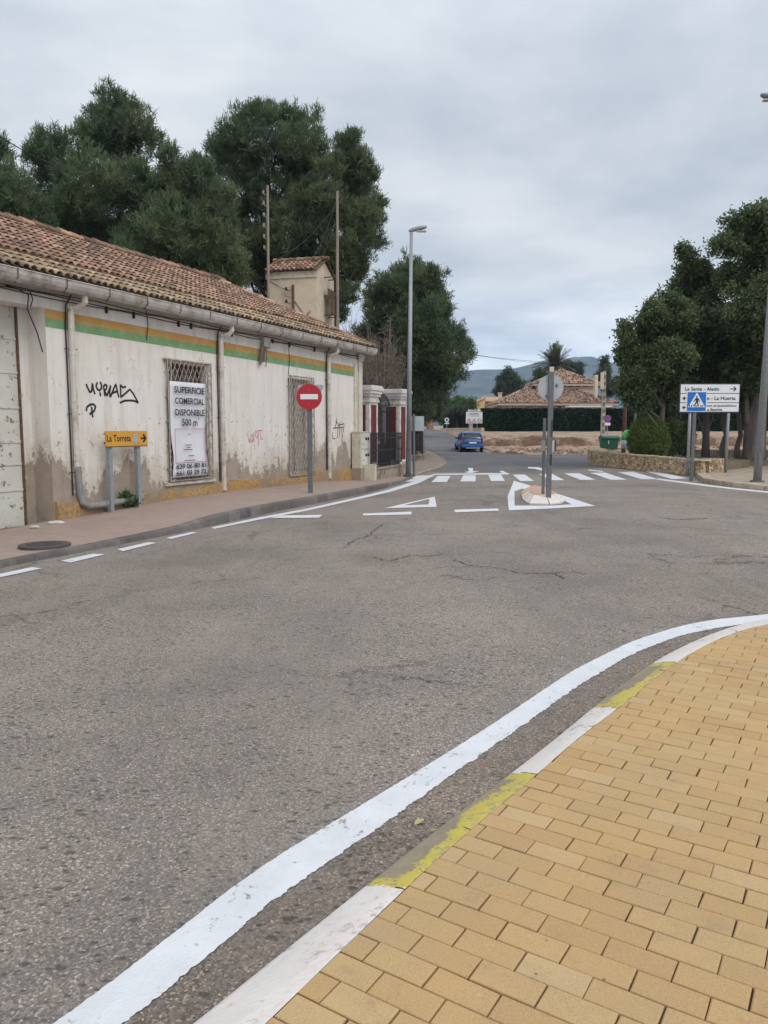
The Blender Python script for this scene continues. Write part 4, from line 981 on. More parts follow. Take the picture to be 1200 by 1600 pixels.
g.bbox((x+.3, .8, TZ-1.65), (x+.42, 1.7, TZ-1.0)); g.bbox((x+.2, .8, TZ-1.0), (x+.24, 1.7, TZ-.6)); obj('bracket', g, 'rust', tw, False)
g = MB(); g.tube([(1.2, -.02, TZ-1.2), (1.6, -.03, TZ-1.75), (1.75, -.03, TZ-2.2), (2.1, -.02, TZ-2.8)], .02, 4); g.tube([(1.6, -.03, TZ-1.7), (1.68, -.05, TZ-2.6)], .015, 4)
for k in range(7): a = random.uniform(0, 6); g.tube([(1.68, -.04, TZ-1.8), (1.68+.3*math.cos(a), -.06, TZ-1.8+.3*math.sin(a))], .012, 3)
g.tube([(.02, -.01, TZ-.3), (.85, -.05, TZ-.75)], .012, 3); obj('cable', g, 'twig', tw, False)
pa = at(417.5, 500, 31.6); 
up1 = thing('utility_pole', 'thin pole lined with insulators, left of the small tiled tower', 'utility pole', (pa.x, 31.6, 0))
g = MB(); tz = at(421, 290, 31.6).z; g.cyl((0, 0, 0), (.1, 0, tz), .075, .05, n=8); obj('pole', g, 'wood_pole', up1, False)
for k in range(6):
    z = tz-.35-k*.42; g = MB(); g.tube([(.08, 0, z), (-.04, 0, z), (-.06, 0, z+.05)], .014, 4); g.lathe([(.03, 0), (.06, .03), (.035, .07), (.055, .1), (.025, .14)], (-.07, 0, z+.02), 8); obj('insulator', g, 'ceramic', up1, False)
pb = at(526, 500, 33.0)
up2 = thing('utility_pole', 'bare thin pole carrying cables, right of the small tiled tower', 'utility pole', (pb.x, 33.0, 0))
g = MB(); tz2 = at(529, 299, 33).z; g.cyl((0, 0, 0), (.06, 0, tz2), .095, .055, n=8); obj('pole', g, 'wood_pole', up2, False)
g = MB()
for z in (tz2-2.4, tz2-3.4): g.bbox((-.25, -.02, z), (.3, .02, z+.03))
obj('crossarm', g, 'rust', up2, False)
def wire(label, a, b, sagm, r=.012, grp='overhead wires'):
    g = MB(); a, b = Vector(a), Vector(b); pts = []
    for k in range(17): t = k/16; p = a.lerp(b, t); p.z -= sagm*4*t*(1-t); pts.append(p-a)
    g.tube(pts, r, 4); o = obj('wire', g, 'cable', world=False); o.location = a; return tag(o, label, 'wire', grp)
wire('cable slanting from the bare pole top down to the tower roof', (pb.x+.05, 33, tz2-.3), at(487, 407, 32.5), .25, .022)
wire('long cable from the bare pole down past the left edge of the tower roof', (pb.x+.05, 33, tz2-.5), at(428, 408, 32.4), .3, .02)
wire('second cable slanting from the pole right of the tower to its roof', (pb.x+.05, 33, tz2-1.0), at(492, 407, 32.5), .45, .015)
wire('overhead wire crossing the sky above the far hills', at(560, 520, 46), at(870, 566, 70), .35, .018)
wire('second thin overhead wire below the first above the far hills', at(730, 553, 60), at(950, 572, 72), .25, .012)
wire('overhead wire running into the pines at the left edge', at(-60, 170, 24), at(90, 260, 27), .15, .018)

# ------------------------------------------------------------------ signs and street furniture, left side
YU = Vector((0, 0, 1))
def disc(mb, c, r, th, mi=0, n=28, fr=1):     # disc facing -y, front face at c.y
    vs = [(c[0]+math.cos(2*math.pi*i/n)*r, c[1], c[2]+math.sin(2*math.pi*i/n)*r) for i in range(n)]+[(c[0]+math.cos(2*math.pi*i/n)*r, c[1]+th, c[2]+math.sin(2*math.pi*i/n)*r) for i in range(n)]
    mb.add(vs, [tuple(range(n)), tuple(range(n, 2*n))[::-1]]+[(i, n+i, n+(i+1) % n, (i+1) % n) for i in range(n)], mi)
a, b = wp(1.08, .27, .19), wp(2.02, .27, .21)
ls = thing('direction_sign', 'yellow direction sign reading La Torreta on two grey posts by the white wall', 'sign', tuple(a), math.atan2(ud.y, ud.x))
for i, x in enumerate((0, .72)):
    g = MB(); g.bbox((x-.04, .0, -.1), (x+.04, .08, 1.20)); obj('post', g, 'galv_dark' if 0 else 'galv', ls, False)
g = MB(); g.bbox((-.13, -.03, 1.15), (.93, -.001, 1.42)); pn = obj('panel', g, 'sign_yellow', ls, False)
g = MB(); g.bbox((-.13, -.03, 1.13), (.93, -.001, 1.149)); obj('edge', g, 'rust', pn, False)
text('La Torreta', (.185, -.03, 1.235), (1, 0, 0), YU, .12, .60, 'black', pn, bold=.016, world=False)
g = MB(); g.bbox((.745, -.036, 1.27), (.86, -.0315, 1.30)); g.plate([(.80, -.036, 1.345), (.83, -.036, 1.37), (.905, -.036, 1.285), (.83, -.036, 1.20), (.80, -.036, 1.225), (.855, -.036, 1.285)], (0, -1, 0), .004); obj('arrow', g, 'black', pn, False)
g = MB()
for x in (0, .72):
    for z in (1.2, 1.37): g.box((x, .088, z), (.12, .012, .03)); g.cyl((x-.02, -.034, z), (x-.02, -.0305, z), .008, n=6)
obj('bracket', g, 'galv_dark', ls, False)
g = MB(); vs = []; rq = random.Random(1)
g.plate([(.61+.07*math.cos(k*.7)*rq.uniform(.8, 1.1), -.034, 1.285+.105*math.sin(k*.7)*rq.uniform(.85, 1.1)) for k in range(9)], (0, -1, 0), .003); obj('sticker', g, 'sticker', pn, False)
# manhole
mc = gp(70, 853, .08); g = MB(); g.lathe([(.33, -.02), (.33, .008), (.29, .012), (.28, .006), (.0001, .009)], (0, 0, 0), 28)
for i in range(-4, 5):
    for j in range(-4, 5):
        if i*i+j*j < 17: g.box((i*.058, j*.058, .011), (.03, .03, .008), .78)
sz = .085
o = obj('manhole_cover', g, 'iron_cover', world=False); o.location = (mc.x, mc.y, sz+.012); tag(o, 'round dark manhole cover set in the reddish pavement', 'manhole cover')
# no entry + yield
q = gp(485, 771, .16)
ne = thing('no_entry_sign', 'round red no entry sign with white bar on a grey post', 'sign', (q.x, q.y, .1), 0)
zt = 1.65+(670-602)/1200*q.y-.1
g = MB(); g.bbox((-.055, -.03, -.1), (.055, .03, zt-.03)); obj('post', g, 'galv_dark', ne, False)
cz = 1.65+(670-621)/1200*q.y-.1
g = MB(); disc(g, (0, -.06, cz), .285, .02); dk = obj('disc', g, 'sign_red', ne, False)
g = MB()
for dz in (-.15, .15): g.box((0, -.036, cz+dz), (.16, .006, .03)); g.cyl((0, -.066, cz+dz), (0, -.0605, cz+dz), .009, n=8)
obj('bracket', g, 'galv', ne, False)
g = MB(); g.lathe([(.286, 0), (.292, 0), (.292, .02), (.286, .02)], (0, 0, 0), 28); g.v = [(x, -.062+z, cz+y) for x, y, z in g.v]; g.f = g.f[:-2]; g.m = g.m[:-2]; g.t = g.t[:-2]; obj('rim', g, 'sign_red', dk, False)
g = MB(); g.bbox((-.2, -.0645, cz-.055), (.2, -.0605, cz+.06)); obj('bar', g, 'sign_white', dk, False)
g = MB(); zz = 1.65+(670-602)/1200*q.y-.1; P = []
for cx, cz_, a0 in ((.25, zz-.05, -30), (-.25+.0, zz-.05, 90), (0, zz-.50, 210)):
    for k in range(5): t = R(a0+k*30); P.append((cx+.0+.05*math.cos(t)+.02, .055, cz_+.05*math.sin(t)))
g.plate(P[::-1], (0, -1, 0), .02); obj('sign_back', g, 'sign_back', ne, False)
# left street lamp
q = gp(638, 742, .12); zt = 1.65+(670-372)/1200*q.y
sl_ = thing('street_lamp', 'tall grey street lamp rising beside the second white and red gate pillar', 'street lamp', (q.x, q.y, .08), 0, 'street lamps')
def lamp(t, zt, r0, r1, dx, lean=0, head=.62, arm=0):
    s = 1 if dx > 0 else -1
    g = MB(); g.cyl((0, 0, 0), (lean, 0, zt-.05), r0, r1, n=14); obj('pole', g, 'galv', t, False, True)
    g = MB(); g.cyl((0, 0, -.02), (0, 0, .05), r0*1.7, n=12); obj('base', g, 'galv_dark', t, False); g = MB(); g.bbox((-r0*.5, -r0-.012, .5), (r0*.5, -r0+.01, .85)); obj('service_door', g, 'galv_dark', t, False)
    if arm:
        g = MB(); g.cyl((lean, 0, zt-.06), (lean+s*arm, 0, zt+.0), .035, n=8); obj('arm', g, 'galv', t, False)
    g = MB(); n = 10; secs = [(-.10, .03, .05), (.0, .06, .09), (.15, .10, .11), (.35, .13, .11), (.5, .12, .09), (.6, .06, .05)]; vs = []
    for x, w_, h_ in secs:
        for k in range(n): a = 2*math.pi*k/n; vs.append((lean+s*(arm+x*head/.6), math.cos(a)*w_, zt+x*.18+math.sin(a)*h_*(.8 if math.sin(a) > 0 else .5)))
    fs = [(i*n+k, i*n+(k+1) % n, (i+1)*n+(k+1) % n, (i+1)*n+k) for i in range(5) for k in range(n)]+[tuple(range(n))[::-1], tuple(range(5*n, 6*n))]
    if s < 0: fs = [f[::-1] for f in fs]
    g.add(vs, fs); hd = obj('lamp_head', g, 'galv', t, False, True)
    g = MB(); g.bbox((lean+s*(arm+.18), -.07, zt-.045), (lean+s*(arm+.48), .07, zt-.005)); obj('lens', g, 'lamp_glass', hd, False)
lamp(sl_, zt-.08, .095, .05, 1, .07, .5)
q = gp(647, 743, .12)
t = thing('road_sign', 'square road sign seen from behind on a thin post beside the street lamp', 'sign', (q.x, q.y, .08), 0)
g = MB(); g.cyl((0, 0, 0), (-.02, 0, 2.05), .04, n=8); obj('post', g, 'galv_dark', t, False)
g = MB(); g.bbox((-.1, .05, 1.5), (.32, .07, 1.98)); obj('panel', g, 'sign_back', t, False)
q = gp(661.5, 709.5, 0)
t = thing('wooden_pole', 'old leaning wooden pole at the corner of the lane', 'pole', (q.x, q.y, -.1), 0)
b = at(643.5, 543, q.y); g = MB(); g.tube([(0, 0, 0), (-.12, 0, 2.4), (-.38, 0, 4.8), (b.x-q.x, 0, b.z+.1)], [.13, .11, .09, .06], 8); obj('pole', g, 'wood_pole', t, False)

# ------------------------------------------------------------------ traffic island and its signs
zi = .155
oi = [gp(*p) for p in [(814, 772), (817, 782), (826, 788), (845, 789.5), (866, 789), (884, 785.5), (879, 780), (868, 773.5), (850, 765), (832, 762), (820, 765)]]
cen = sum(oi, Vector())/len(oi)
ti = thing('traffic_island', 'small teardrop traffic island with sloped white and yellow kerb stones', 'traffic island', tuple(cen))
def res_closed(P, n):
    P = P+[P[0]]; return resample(P, n+1)[:-1]
OI = res_closed(oi, 20)
II = [p.lerp(cen, .36) for p in OI]
g = MB(); g.prism([(p.x, p.y) for p in II][::-1] if False else [(p.x, p.y) for p in II], 0, zi-.004); obj('island_top', g, 'island_top', ti)
for k in range(20):
    a, b, c, d = OI[k], OI[(k+1) % 20], II[(k+1) % 20], II[k]
    a2, b2 = a.lerp(b, .03), b.lerp(a, .03); c2, d2 = c.lerp(d, .03), d.lerp(c, .03); g = MB()
    g.add([(a2.x, a2.y, 0), (b2.x, b2.y, 0), (c2.x, c2.y, 0), (d2.x, d2.y, 0), (a2.x, a2.y, .03), (b2.x, b2.y, .03), (c2.x, c2.y, zi+random.uniform(-.006, .006)), (d2.x, d2.y, zi)], [(0, 3, 2, 1), (4, 5, 6, 7), (0, 1, 5, 4), (1, 2, 6, 5), (2, 3, 7, 6), (3, 0, 4, 7)])
    mt = 'yellow_paint' if k in (0, 18) else ('kerb_white' if k in (1, 2, 17, 19) or 3 <= k <= 11 else 'island_top')
    obj('kerb_stone', g, mt, ti)
q = Vector((gp(857, 777, .12).x, gp(857, 777, .12).y, 0)); Y = q.y
t = thing('traffic_sign_post', 'grey post on the traffic island with a round sign seen from behind', 'sign', (q.x, q.y, zi-.01))
ztp = 1.65+(670-582)/1200*Y-zi
g = MB(); g.bbox((-.055, -.03, -.05), (.055, .03, ztp)); p_ = obj('post', g, 'galv_dark', t, False)
g = MB(); g.bbox((-.04, -.035, ztp+.001), (.05, .035, ztp+.11)); obj('post_cap', g, 'cream', p_, False)
g = MB(); cz = 1.65+(670-606)/1200*Y-zi; disc(g, (0, .035, cz), .285, .02, 0, 32); dk = obj('sign_back', g, 'sign_back', t, False)
g = MB()
for x, z, s_ in ((.13, cz+.04, .045), (-.09, cz-.19, .03)): g.plate([(x, .031, z+s_*1.4), (x-s_, .031, z+.1*s_), (x, .031, z-s_*1.4), (x+s_, .031, z)], (0, -1, 0), .003)
obj('sticker', g, 'galv_dark', dk, False)
pos = Vector((-.012, .55, 0))
g = MB(); g.bbox((pos.x-.03, .52, -.08), (pos.x+.03, .58, 1.75)); obj('post', g, 'galv_dark', t, False)
ft = 19.0/1200
for (x0, x1, y0, y1, mt, yy) in ((861.5, 863.5, 655, 682, 'sign_border', -.04), (859, 861.6, 657, 680, 'sign_back', .04), (847, 851.5, 687, 704, 'sign_back', .35), (863.5, 867.2, 688, 704, 'sign_white', .05), (867.3, 869, 688, 704.5, 'sign_border', .02), (860.3, 862.3, 709, 726, 'sign_border', -.05)):
    yc = Y+yy; P = at(x0, y0, yc); Q = at(x1, y1, yc)
    dep = .32 if mt == 'sign_border' else .05
    g = MB(); g.bbox((P.x-q.x, yy, Q.z-zi), (Q.x-q.x, yy+dep, P.z-zi)); obj('side_sign', g, mt, t, False)

# ------------------------------------------------------------------ right side: direction board, pedestrian sign, lamp
Yg = 26.75; x0, x1 = at(1063, 620, Yg).x, at(1154.5, 620, Yg).x
t = thing('direction_board', 'white three-panel direction board with black arrows beside the stone wall', 'sign', ((x0+x1)/2, Yg, 0), 0)
za, zb = at(1063, 600.5, Yg).z, at(1063, 644, Yg).z; hw = (x1-x0)/2; hh = (za-zb)/3
for px_, zb_ in ((1077, -.02), (1137, .12)):
    x = at(px_, 690, Yg).x-(x0+x1)/2; g = MB(); g.cyl((x, .05, zb_), (x, .05, za-.05), .05, n=10); obj('post', g, 'galv', t, False, True)
g = MB(); g.bbox((-hw-.03, .0, zb-.03), (hw+.03, .03, za+.03)); obj('backing', g, 'sign_border', t, False)
for k in range(3):
    z1_ = za-k*hh; g = MB(); g.bbox((-hw, -.02, z1_-hh+.018), (hw, -.001, z1_-.006)); pn = obj('panel', g, 'sign_white', t, False)
    zc_ = z1_-hh/2
    def tx(s, x, z, h, wd): text(s, (x, -.0225, z), (1, 0, 0), YU, h, wd, 'black', pn, center=False, bold=.02, world=False)
    if k == 0: tx('La Santa - Aledo', -hw+.14, zc_-.055, .12, 1.18)
    if k == 1: tx('le - La Huerta', hw-1.14, zc_-.055, .12, 1.02)
    if k == 2: tx('Yacimiento arqueológico', hw-1.60, zc_+.03, .075, 1.52); tx('La Bastida', hw-1.14, zc_-.11, .085, .58)
    g = MB(); 
    if k == 0:
        ax = hw-.12; g.bbox((ax-.2, -.026, zc_-.015), (ax-.03, -.0215, zc_+.015)); g.plate([(ax-.10, -.026, zc_+.085), (ax-.06, -.026, zc_+.085), (ax+.02, -.026, zc_), (ax-.06, -.026, zc_-.085), (ax-.10, -.026, zc_-.085), (ax-.03, -.026, zc_)][::-1], (0, -1, 0), .004)
    else:
        ax = -hw+.12; g.plate([(ax-.06, -.026, zc_), (ax+.03, -.026, zc_+.075), (ax+.03, -.026, zc_-.075)][::-1], (0, -1, 0), .004); g.bbox((ax+.031, -.026, zc_-.015), (ax+.14, -.0215, zc_+.015))
    obj('arrow', g, 'black', pn, False)
q = gp(1080, 751.5)
t = thing('pedestrian_crossing_sign', 'blue square pedestrian crossing sign with a walking figure, on a leaning grey post', 'sign', (q.x, q.y, -.02), 0)
Y = q.y; px1 = lambda x, y: at(x, y, Y-.06)
c = px1(1088.5, 626.5); hs = 15.5/1200*Y; cx, cz = c.x-q.x, c.z
g = MB(); g.add([(-.05, -.03, 0), (.05, -.03, 0), (.05, .03, 0), (-.05, .03, 0)]+[(cx-.02+dx, dy, cz+.25) for dx, dy in ((-.05, -.03), (.05, -.03), (.05, .03), (-.05, .03))], [(3, 2, 1, 0), (4, 5, 6, 7), (0, 1, 5, 4), (1, 2, 6, 5), (2, 3, 7, 6), (3, 0, 4, 7)]); obj('post', g, 'galv_dark', t, False)
g = MB(); g.bbox((cx-hs, -.06, cz-hs), (cx+hs, -.035, cz+hs)); pn = obj('panel', g, 'sign_white', t, False)
g = MB(); k = hs*.93; g.bbox((cx-k, -.063, cz-k), (cx+k, -.0605, cz+k)); obj('blue_field', g, 'sign_blue', pn, False)
g = MB(); g.plate([(cx, -.067, cz+.9*hs), (cx+.86*hs, -.067, cz-.56*hs), (cx-.86*hs, -.067, cz-.56*hs)][::-1], (0, -1, 0), .003); obj('white_triangle', g, 'sign_white', pn, False)
g = MB(); f = lambda *P: g.plate([(cx+x*hs, -.0705, cz+z*hs) for x, z in P][::-1], (0, -1, 0), .0025)
disc(g, (cx-.02*hs, -.0705, cz+.47*hs), .085*hs, .0025, n=12)
f((-.10, .36), (.12, .36), (.14, -.02), (-.08, -.02)); f((.13, .36), (.28, .14), (.30, -.06), (.24, -.06), (.20, .10), (.10, .24)); f((-.10, .36), (-.24, .12), (-.34, .02), (-.30, -.03), (-.17, .08), (-.07, .2))
f((-.08, -.021), (.06, -.021), (-.08, -.28), (-.32, -.44), (-.38, -.38), (-.18, -.24)); f((.0, -.021), (.14, -.021), (.17, -.26), (.27, -.46), (.18, -.46), (.08, -.28))
for k in range(8):
    x = -.70+k*.19
    if abs(x+.28) > .07 and abs(x-.2) > .06: f((x-.035, -.33), (x+.035, -.33), (x+.03, -.53), (x-.06, -.53))
obj('walking_figure', g, 'black', pn, False)
q = gp(1183, 753, .13)
t = thing('street_lamp', 'thick grey street lamp on the right corner pavement beside the big tree trunk', 'street lamp', (q.x, q.y, .12), 0, 'street lamps')
lamp(t, at(1200, 155, q.y).z-.12, .115, .06, -1, .22, .55, .12)
q = at(987, 690, 47)
t = thing('street_lamp', 'distant street lamp whose head pokes out left of the leafy trees', 'street lamp', (q.x, 46.5, .0), 0, 'street lamps')
lamp(t, at(950, 518, 46.5).z, .08, .05, -1, 0, .6, 1.0)

# ------------------------------------------------------------------ dry stone retaining wall in front of the trees
path = [Vector((10.6, 37.6, 0)), gp(925, 726.5), gp(950, 730), gp(1007, 736), gp(1060, 741.5), gp(1095, 745.2), Vector((12.35, 28.0, 0))]
path[0] = Vector((9.9, 37.4, 0))
sw_ = thing('stone_wall', 'low curved wall of rough golden stone around the tree bed', 'stone wall', tuple(path[3]))
fp = resample(path, 90); rr = random.Random(31)
def wtop(i): return .60-.08*i/89
g = MB(); vs = []
for i, p in enumerate(fp):
    a, b = fp[max(0, i-1)], fp[min(89, i+1)]; d = (b-a).normalized(); n = Vector((d.y, -d.x, 0))*-1
    if n.x < 0 and i < 60 and False: n = -n
    inn = Vector((-d.y, d.x, 0)); q = p+inn*.4; vs += [(p.x+inn.x*.04, p.y+inn.y*.04, -.05), (p.x+inn.x*.04, p.y+inn.y*.04, wtop(i)), (q.x, q.y, wtop(i)), (q.x, q.y, -.05)]
g.add(vs, [(4*i+k, 4*i+4+k, 4*i+5+k, 4*i+1+k) for i in range(89) for k in range(3)]+[(0, 1, 2, 3), (356, 359, 358, 357)]); obj('wall', g, 'stone_gap', sw_)
g = MB()
TL = sum((b-a).length for a, b in zip(path, path[1:]))
def pt(s):
    s = max(0, min(TL-.01, s)); k = s/TL*89; i = int(k); p = fp[i].lerp(fp[min(89, i+1)], k-i); d = (fp[min(89, i+2)]-fp[max(0, i-1)]).normalized(); return p, d, k
pts2 = []
while len(pts2) < 420:
    for _ in range(30):
        c = (rr.uniform(0, TL), rr.uniform(0, .6))
        if all(((c[0]-q[0])*.8)**2+(c[1]-q[1])**2 > .085**2 for q in pts2): break
    pts2.append(c)
for (cs, cz) in pts2:
    poly = [(cs-.25, 0), (cs+.25, 0), (cs+.25, .6), (cs-.25, .6)]
    for (qs, qz) in pts2:
        if (qs, qz) == (cs, cz) or abs(qs-cs) > .5: continue
        mx_, mz_ = (cs+qs)/2, (cz+qz)/2; dx, dz = qs-cs, qz-cz; out = []
        for i in range(len(poly)):
            p, q = poly[i], poly[(i+1) % len(poly)]; sp_ = (p[0]-mx_)*dx+(p[1]-mz_)*dz; sq = (q[0]-mx_)*dx+(q[1]-mz_)*dz
            if sp_ <= 0: out.append(p)
            if (sp_ < 0 < sq) or (sq < 0 < sp_): t_ = sp_/(sp_-sq); out.append((p[0]+(q[0]-p[0])*t_, p[1]+(q[1]-p[1])*t_))
        poly = out
        if len(poly) < 3: break
    if len(poly) < 3: continue
    _, _, kq = pt(cs); top_ = wtop(kq); n = len(poly); mc_ = (sum(p[0] for p in poly)/n, sum(p[1] for p in poly)/n); vs = []; out_d = rr.uniform(-.015, .02)
    for dep, sc_ in ((.06, .93), (-.005, .93), (-.03, .72)):
        for (s_, z_) in poly:
            S_ = mc_[0]+(s_-mc_[0])*sc_; Z_ = min(top_-.003, mc_[1]+(z_-mc_[1])*sc_); p, d, _ = pt(S_); inn = Vector((-d.y, d.x, 0)); P = p+inn*(dep-out_d+rr.uniform(-.004, .004)); vs.append((P.x, P.y, Z_))
    g.add(vs, [(j, (j+1) % n, n+(j+1) % n, n+j) for j in range(n)]+[(n+j, n+(j+1) % n, 2*n+(j+1) % n, 2*n+j) for j in range(n)]+[tuple(range(2*n, 3*n))], 0, rr.random())
obj('stones', g, 'stone', sw_)
g = MB(); vs = []
for i in range(0, 89):
    p, q = fp[i], fp[i+1]; d = (q-p).normalized(); inn = Vector((-d.y, d.x, 0)); e = rr.uniform(-.02, .02)
    A_ = [p-inn*(.03+e), q-inn*(.03+e), q+inn*.44, p+inn*.44]; z = wtop(i)+rr.uniform(-.008, .012)
    g.add([(v.x, v.y, wtop(i)+.003) for v in A_]+[(v.x, v.y, z+.05) for v in A_], [(4, 5, 6, 7), (0, 1, 5, 4), (1, 2, 6, 5), (2, 3, 7, 6), (3, 0, 4, 7)])
obj('coping', g, 'beige_kerb', sw_)
# earth bed behind it
g = MB(); bed = [(p.x+.25, p.y+.35) for p in fp[4:84:8]]+[(14.5, 30.5), (15, 38), (11.5, 38.5)]
g.prism(bed, 0, .42); struct('tree_bed', g, 'yard')
# low wall on the far side of the plaza
q0, q1 = Vector((13.2, 41.2, 0)), Vector((46, 38.6, 0)); d = q1-q0
t = thing('low_wall', 'long low plastered wall closing the far side of the plaza behind the trees', 'low wall', tuple(q0), math.atan2(d.y, d.x))
g = MB(); g.bbox((0, 0, 0), (d.length, .25, .50)); obj('wall', g, 'old_wall', t, False)
g = MB(); g.bbox((-.02, -.04, .50), (d.length, .29, .56)); obj('coping', g, 'beige_kerb', t, False)

# ------------------------------------------------------------------ foliage
def lob(pxl, Y, yj=.5, seed=0, scl=1.0):
    """lobes given as (px, py, radius px) of the photo -> real spheres at distance Y, spread in depth"""
    r = random.Random(seed); out = []
    for (x, y, rad) in pxl:
        R_ = rad/1200*Y*scl; dy = r.uniform(-yj, yj)*R_*1.5; P = at(x, y, Y+dy); out.append((P.x, P.y, P.z, R_))
    return out
def fluff(L, n, frac, seed):
    r = np.random.RandomState(seed); out = list(L)
    for (x, y, z, rad) in L:
        for _ in range(n):
            d = r.normal(size=3); d /= np.linalg.norm(d); d[2] = d[2]*.8+.15; f = frac*r.uniform(.45, 1.5); k = rad*r.uniform(.6, 1.38)/(1+.5*max(0, f-frac))
            out.append((x+d[0]*k, y+d[1]*k, z+d[2]*k, rad*f))
    return out
def leaves(name, lobes, n, L, Wd, mat, parent, seed=0, k=12, jit=.05, up=.5, out_=.7, shell=.35, tip=.35, tvar=.35, flat=0):
    r = np.random.RandomState(seed); lb = np.array(lobes); w_ = lb[:, 3]**2.1; w_ /= w_.sum(); nt_ = n//k
    idx = r.choice(len(lb), nt_, p=w_); d = r.normal(size=(nt_, 3)); d /= np.linalg.norm(d, axis=1)[:, None]
    rad = lb[idx, 3]*(shell+(1-shell)*r.rand(nt_)**.6)*r.uniform(.85, 1.1, nt_)
    C = lb[idx, :3]+d*rad[:, None]
    lt = r.rand(len(lb))[idx]; tint_t = .02+.62*lt+tvar*r.rand(nt_)
    Ci = np.repeat(C, k, 0); di = np.repeat(d, k, 0); m = len(Ci)
    dirs = di*out_+np.array([0, 0, up])+r.normal(size=(m, 3))*.75; dirs /= np.linalg.norm(dirs, axis=1)[:, None]
    base = Ci+r.normal(size=(m, 3))*jit
    wv = np.cross(dirs, r.normal(size=(m, 3))); wv /= np.linalg.norm(wv, axis=1)[:, None]
    ll = L*r.uniform(.6, 1.25, m)[:, None]; ww = Wd*r.uniform(.7, 1.2, m)[:, None]
    V = np.stack([base-wv*ww*.5, base+wv*ww*.5, base+dirs*ll+wv*ww*tip*.5, base+dirs*ll-wv*ww*tip*.5], 1)
    if flat: V[:, 0:2] = np.stack([base-wv*ww*.2, base+wv*ww*.2], 1)
    tn = np.repeat(tint_t, k)+r.uniform(-.08, .08, m)
    return npobj(name, V, None, tn, mat, parent)
def limbs(mb, base, lobes, r0, seed, nb=14, n=6, frk=.35):
    """tapered trunk with limbs reaching to lobes"""
    r = random.Random(seed); B_ = Vector(base); top = max(l[2] for l in lobes); cx = sum(l[0]*l[3] for l in lobes)/sum(l[3] for l in lobes); cy = sum(l[1]*l[3] for l in lobes)/sum(l[3] for l in lobes)
    pts = []; Hh = top-B_.z
    for k in range(9):
        t = k/8; pts.append(Vector((B_.x+(cx-B_.x)*t**1.3+r.uniform(-.12, .12)*min(1, k), B_.y+(cy-B_.y)*t**1.3, B_.z+Hh*.9*t)))
    rs = [r0*(1.25 if k == 0 else 1)*(1-.85*k/8) for k in range(9)]; mb.tube(pts, rs, 9)
    ls = sorted(lobes, key=lambda l: -l[3])[:nb]
    for (x, y, z, rad) in ls:
        t = max(.12, min(.85, ((z-B_.z)/Hh-.22)/.9+r.uniform(-.06, .04))); k = t*8; i = int(k); s = pts[i].lerp(pts[min(8, i+1)], k-i); e = Vector((x, y, z))
        m1 = s.lerp(e, .35)+Vector((r.uniform(-.2, .2), r.uniform(-.2, .2), -.1*rad)); m2 = s.lerp(e, .7)+Vector((0, 0, -.05*rad)); rr_ = r0*(1-.8*t)*.5
        mb.tube([s, m1, m2, e], [rr_, rr_*.75, rr_*.5, rr_*.2], 5)
        for _ in range(4):
            f = e+Vector((r.uniform(-1, 1), r.uniform(-1, 1), r.uniform(-.5, 1)))*rad*.8; mb.tube([m2.lerp(e, r.random()), (m2+f)/2+Vector((0, 0, .1)), f], [rr_*.35, rr_*.22, .012], 4)
def tree(name, label, cat, base, lobes, n, L, Wd, mat, group=None, r0=.25, seed=0, bark='bark', fl=(6, .42), **kw):
    t = thing(name, label, cat, tuple(base), 0, group); g = MB(); limbs(g, base, lobes, r0, seed); obj('trunk', g, bark, t, smooth=True)
    leaves('crown', fluff(lobes, fl[0], fl[1], seed), n, L, Wd, mat, t, seed, **kw); return t
GP_ = 'tall pines behind the long building'
PINES = [
 ('pine at the left edge of the photo behind the long building', 29.5, (-30, 33), [(-30, 290, 60), (-10, 240, 28), (0, 225, 16), (10, 300, 50), (-60, 220, 45), (20, 360, 60), (-60, 380, 70), (50, 420, 55), (-20, 440, 60), (-110, 300, 70)], 42000),
 ('tall pine with a separate rounded top, second from the left', 34, (170, 3), [(172, 160, 24), (150, 182, 22), (200, 180, 26), (172, 200, 38), (215, 200, 28), (238, 218, 20), (140, 215, 22), (190, 232, 34), (75, 222, 24), (60, 240, 26), (108, 245, 36), (105, 215, 12), (85, 290, 55), (150, 290, 60), (120, 350, 60), (60, 350, 50), (200, 290, 48), (180, 370, 60), (110, 410, 50)], 62000),
 ('lower pine in the middle of the row behind the long building', 31, (280, 2), [(265, 255, 24), (268, 238, 12), (300, 268, 24), (318, 255, 14), (290, 300, 45), (240, 310, 45), (330, 320, 45), (270, 360, 60), (220, 380, 55), (330, 390, 60), (280, 430, 55), (200, 430, 45), (120, 440, 40), (90, 430, 40), (350, 440, 50)], 60000),
 ('tallest pine with pointed tops to the left of the small tiled tower', 37, (420, 2), [(408, 172, 20), (395, 190, 24), (430, 185, 24), (455, 185, 24), (480, 195, 24), (350, 200, 14), (365, 215, 28), (345, 235, 26), (400, 225, 45), (460, 230, 42), (360, 270, 45), (420, 290, 60), (480, 290, 45), (350, 330, 50), (400, 350, 60), (450, 370, 50), (380, 410, 55), (430, 430, 50), (495, 240, 26)], 64000),
 ('spreading pine with open right edge behind the small tiled tower', 35.5, (520, 2), [(535, 222, 14), (552, 215, 12), (540, 245, 26), (565, 250, 20), (520, 265, 24), (570, 280, 22), (545, 300, 40), (590, 320, 16), (585, 345, 18), (560, 340, 32), (590, 380, 15), (565, 390, 28), (510, 310, 34), (500, 360, 24), (530, 395, 32), (560, 415, 20), (545, 430, 18), (500, 410, 24), (470, 420, 28), (535, 460, 22), (525, 490, 20), (475, 320, 36)], 50000)]
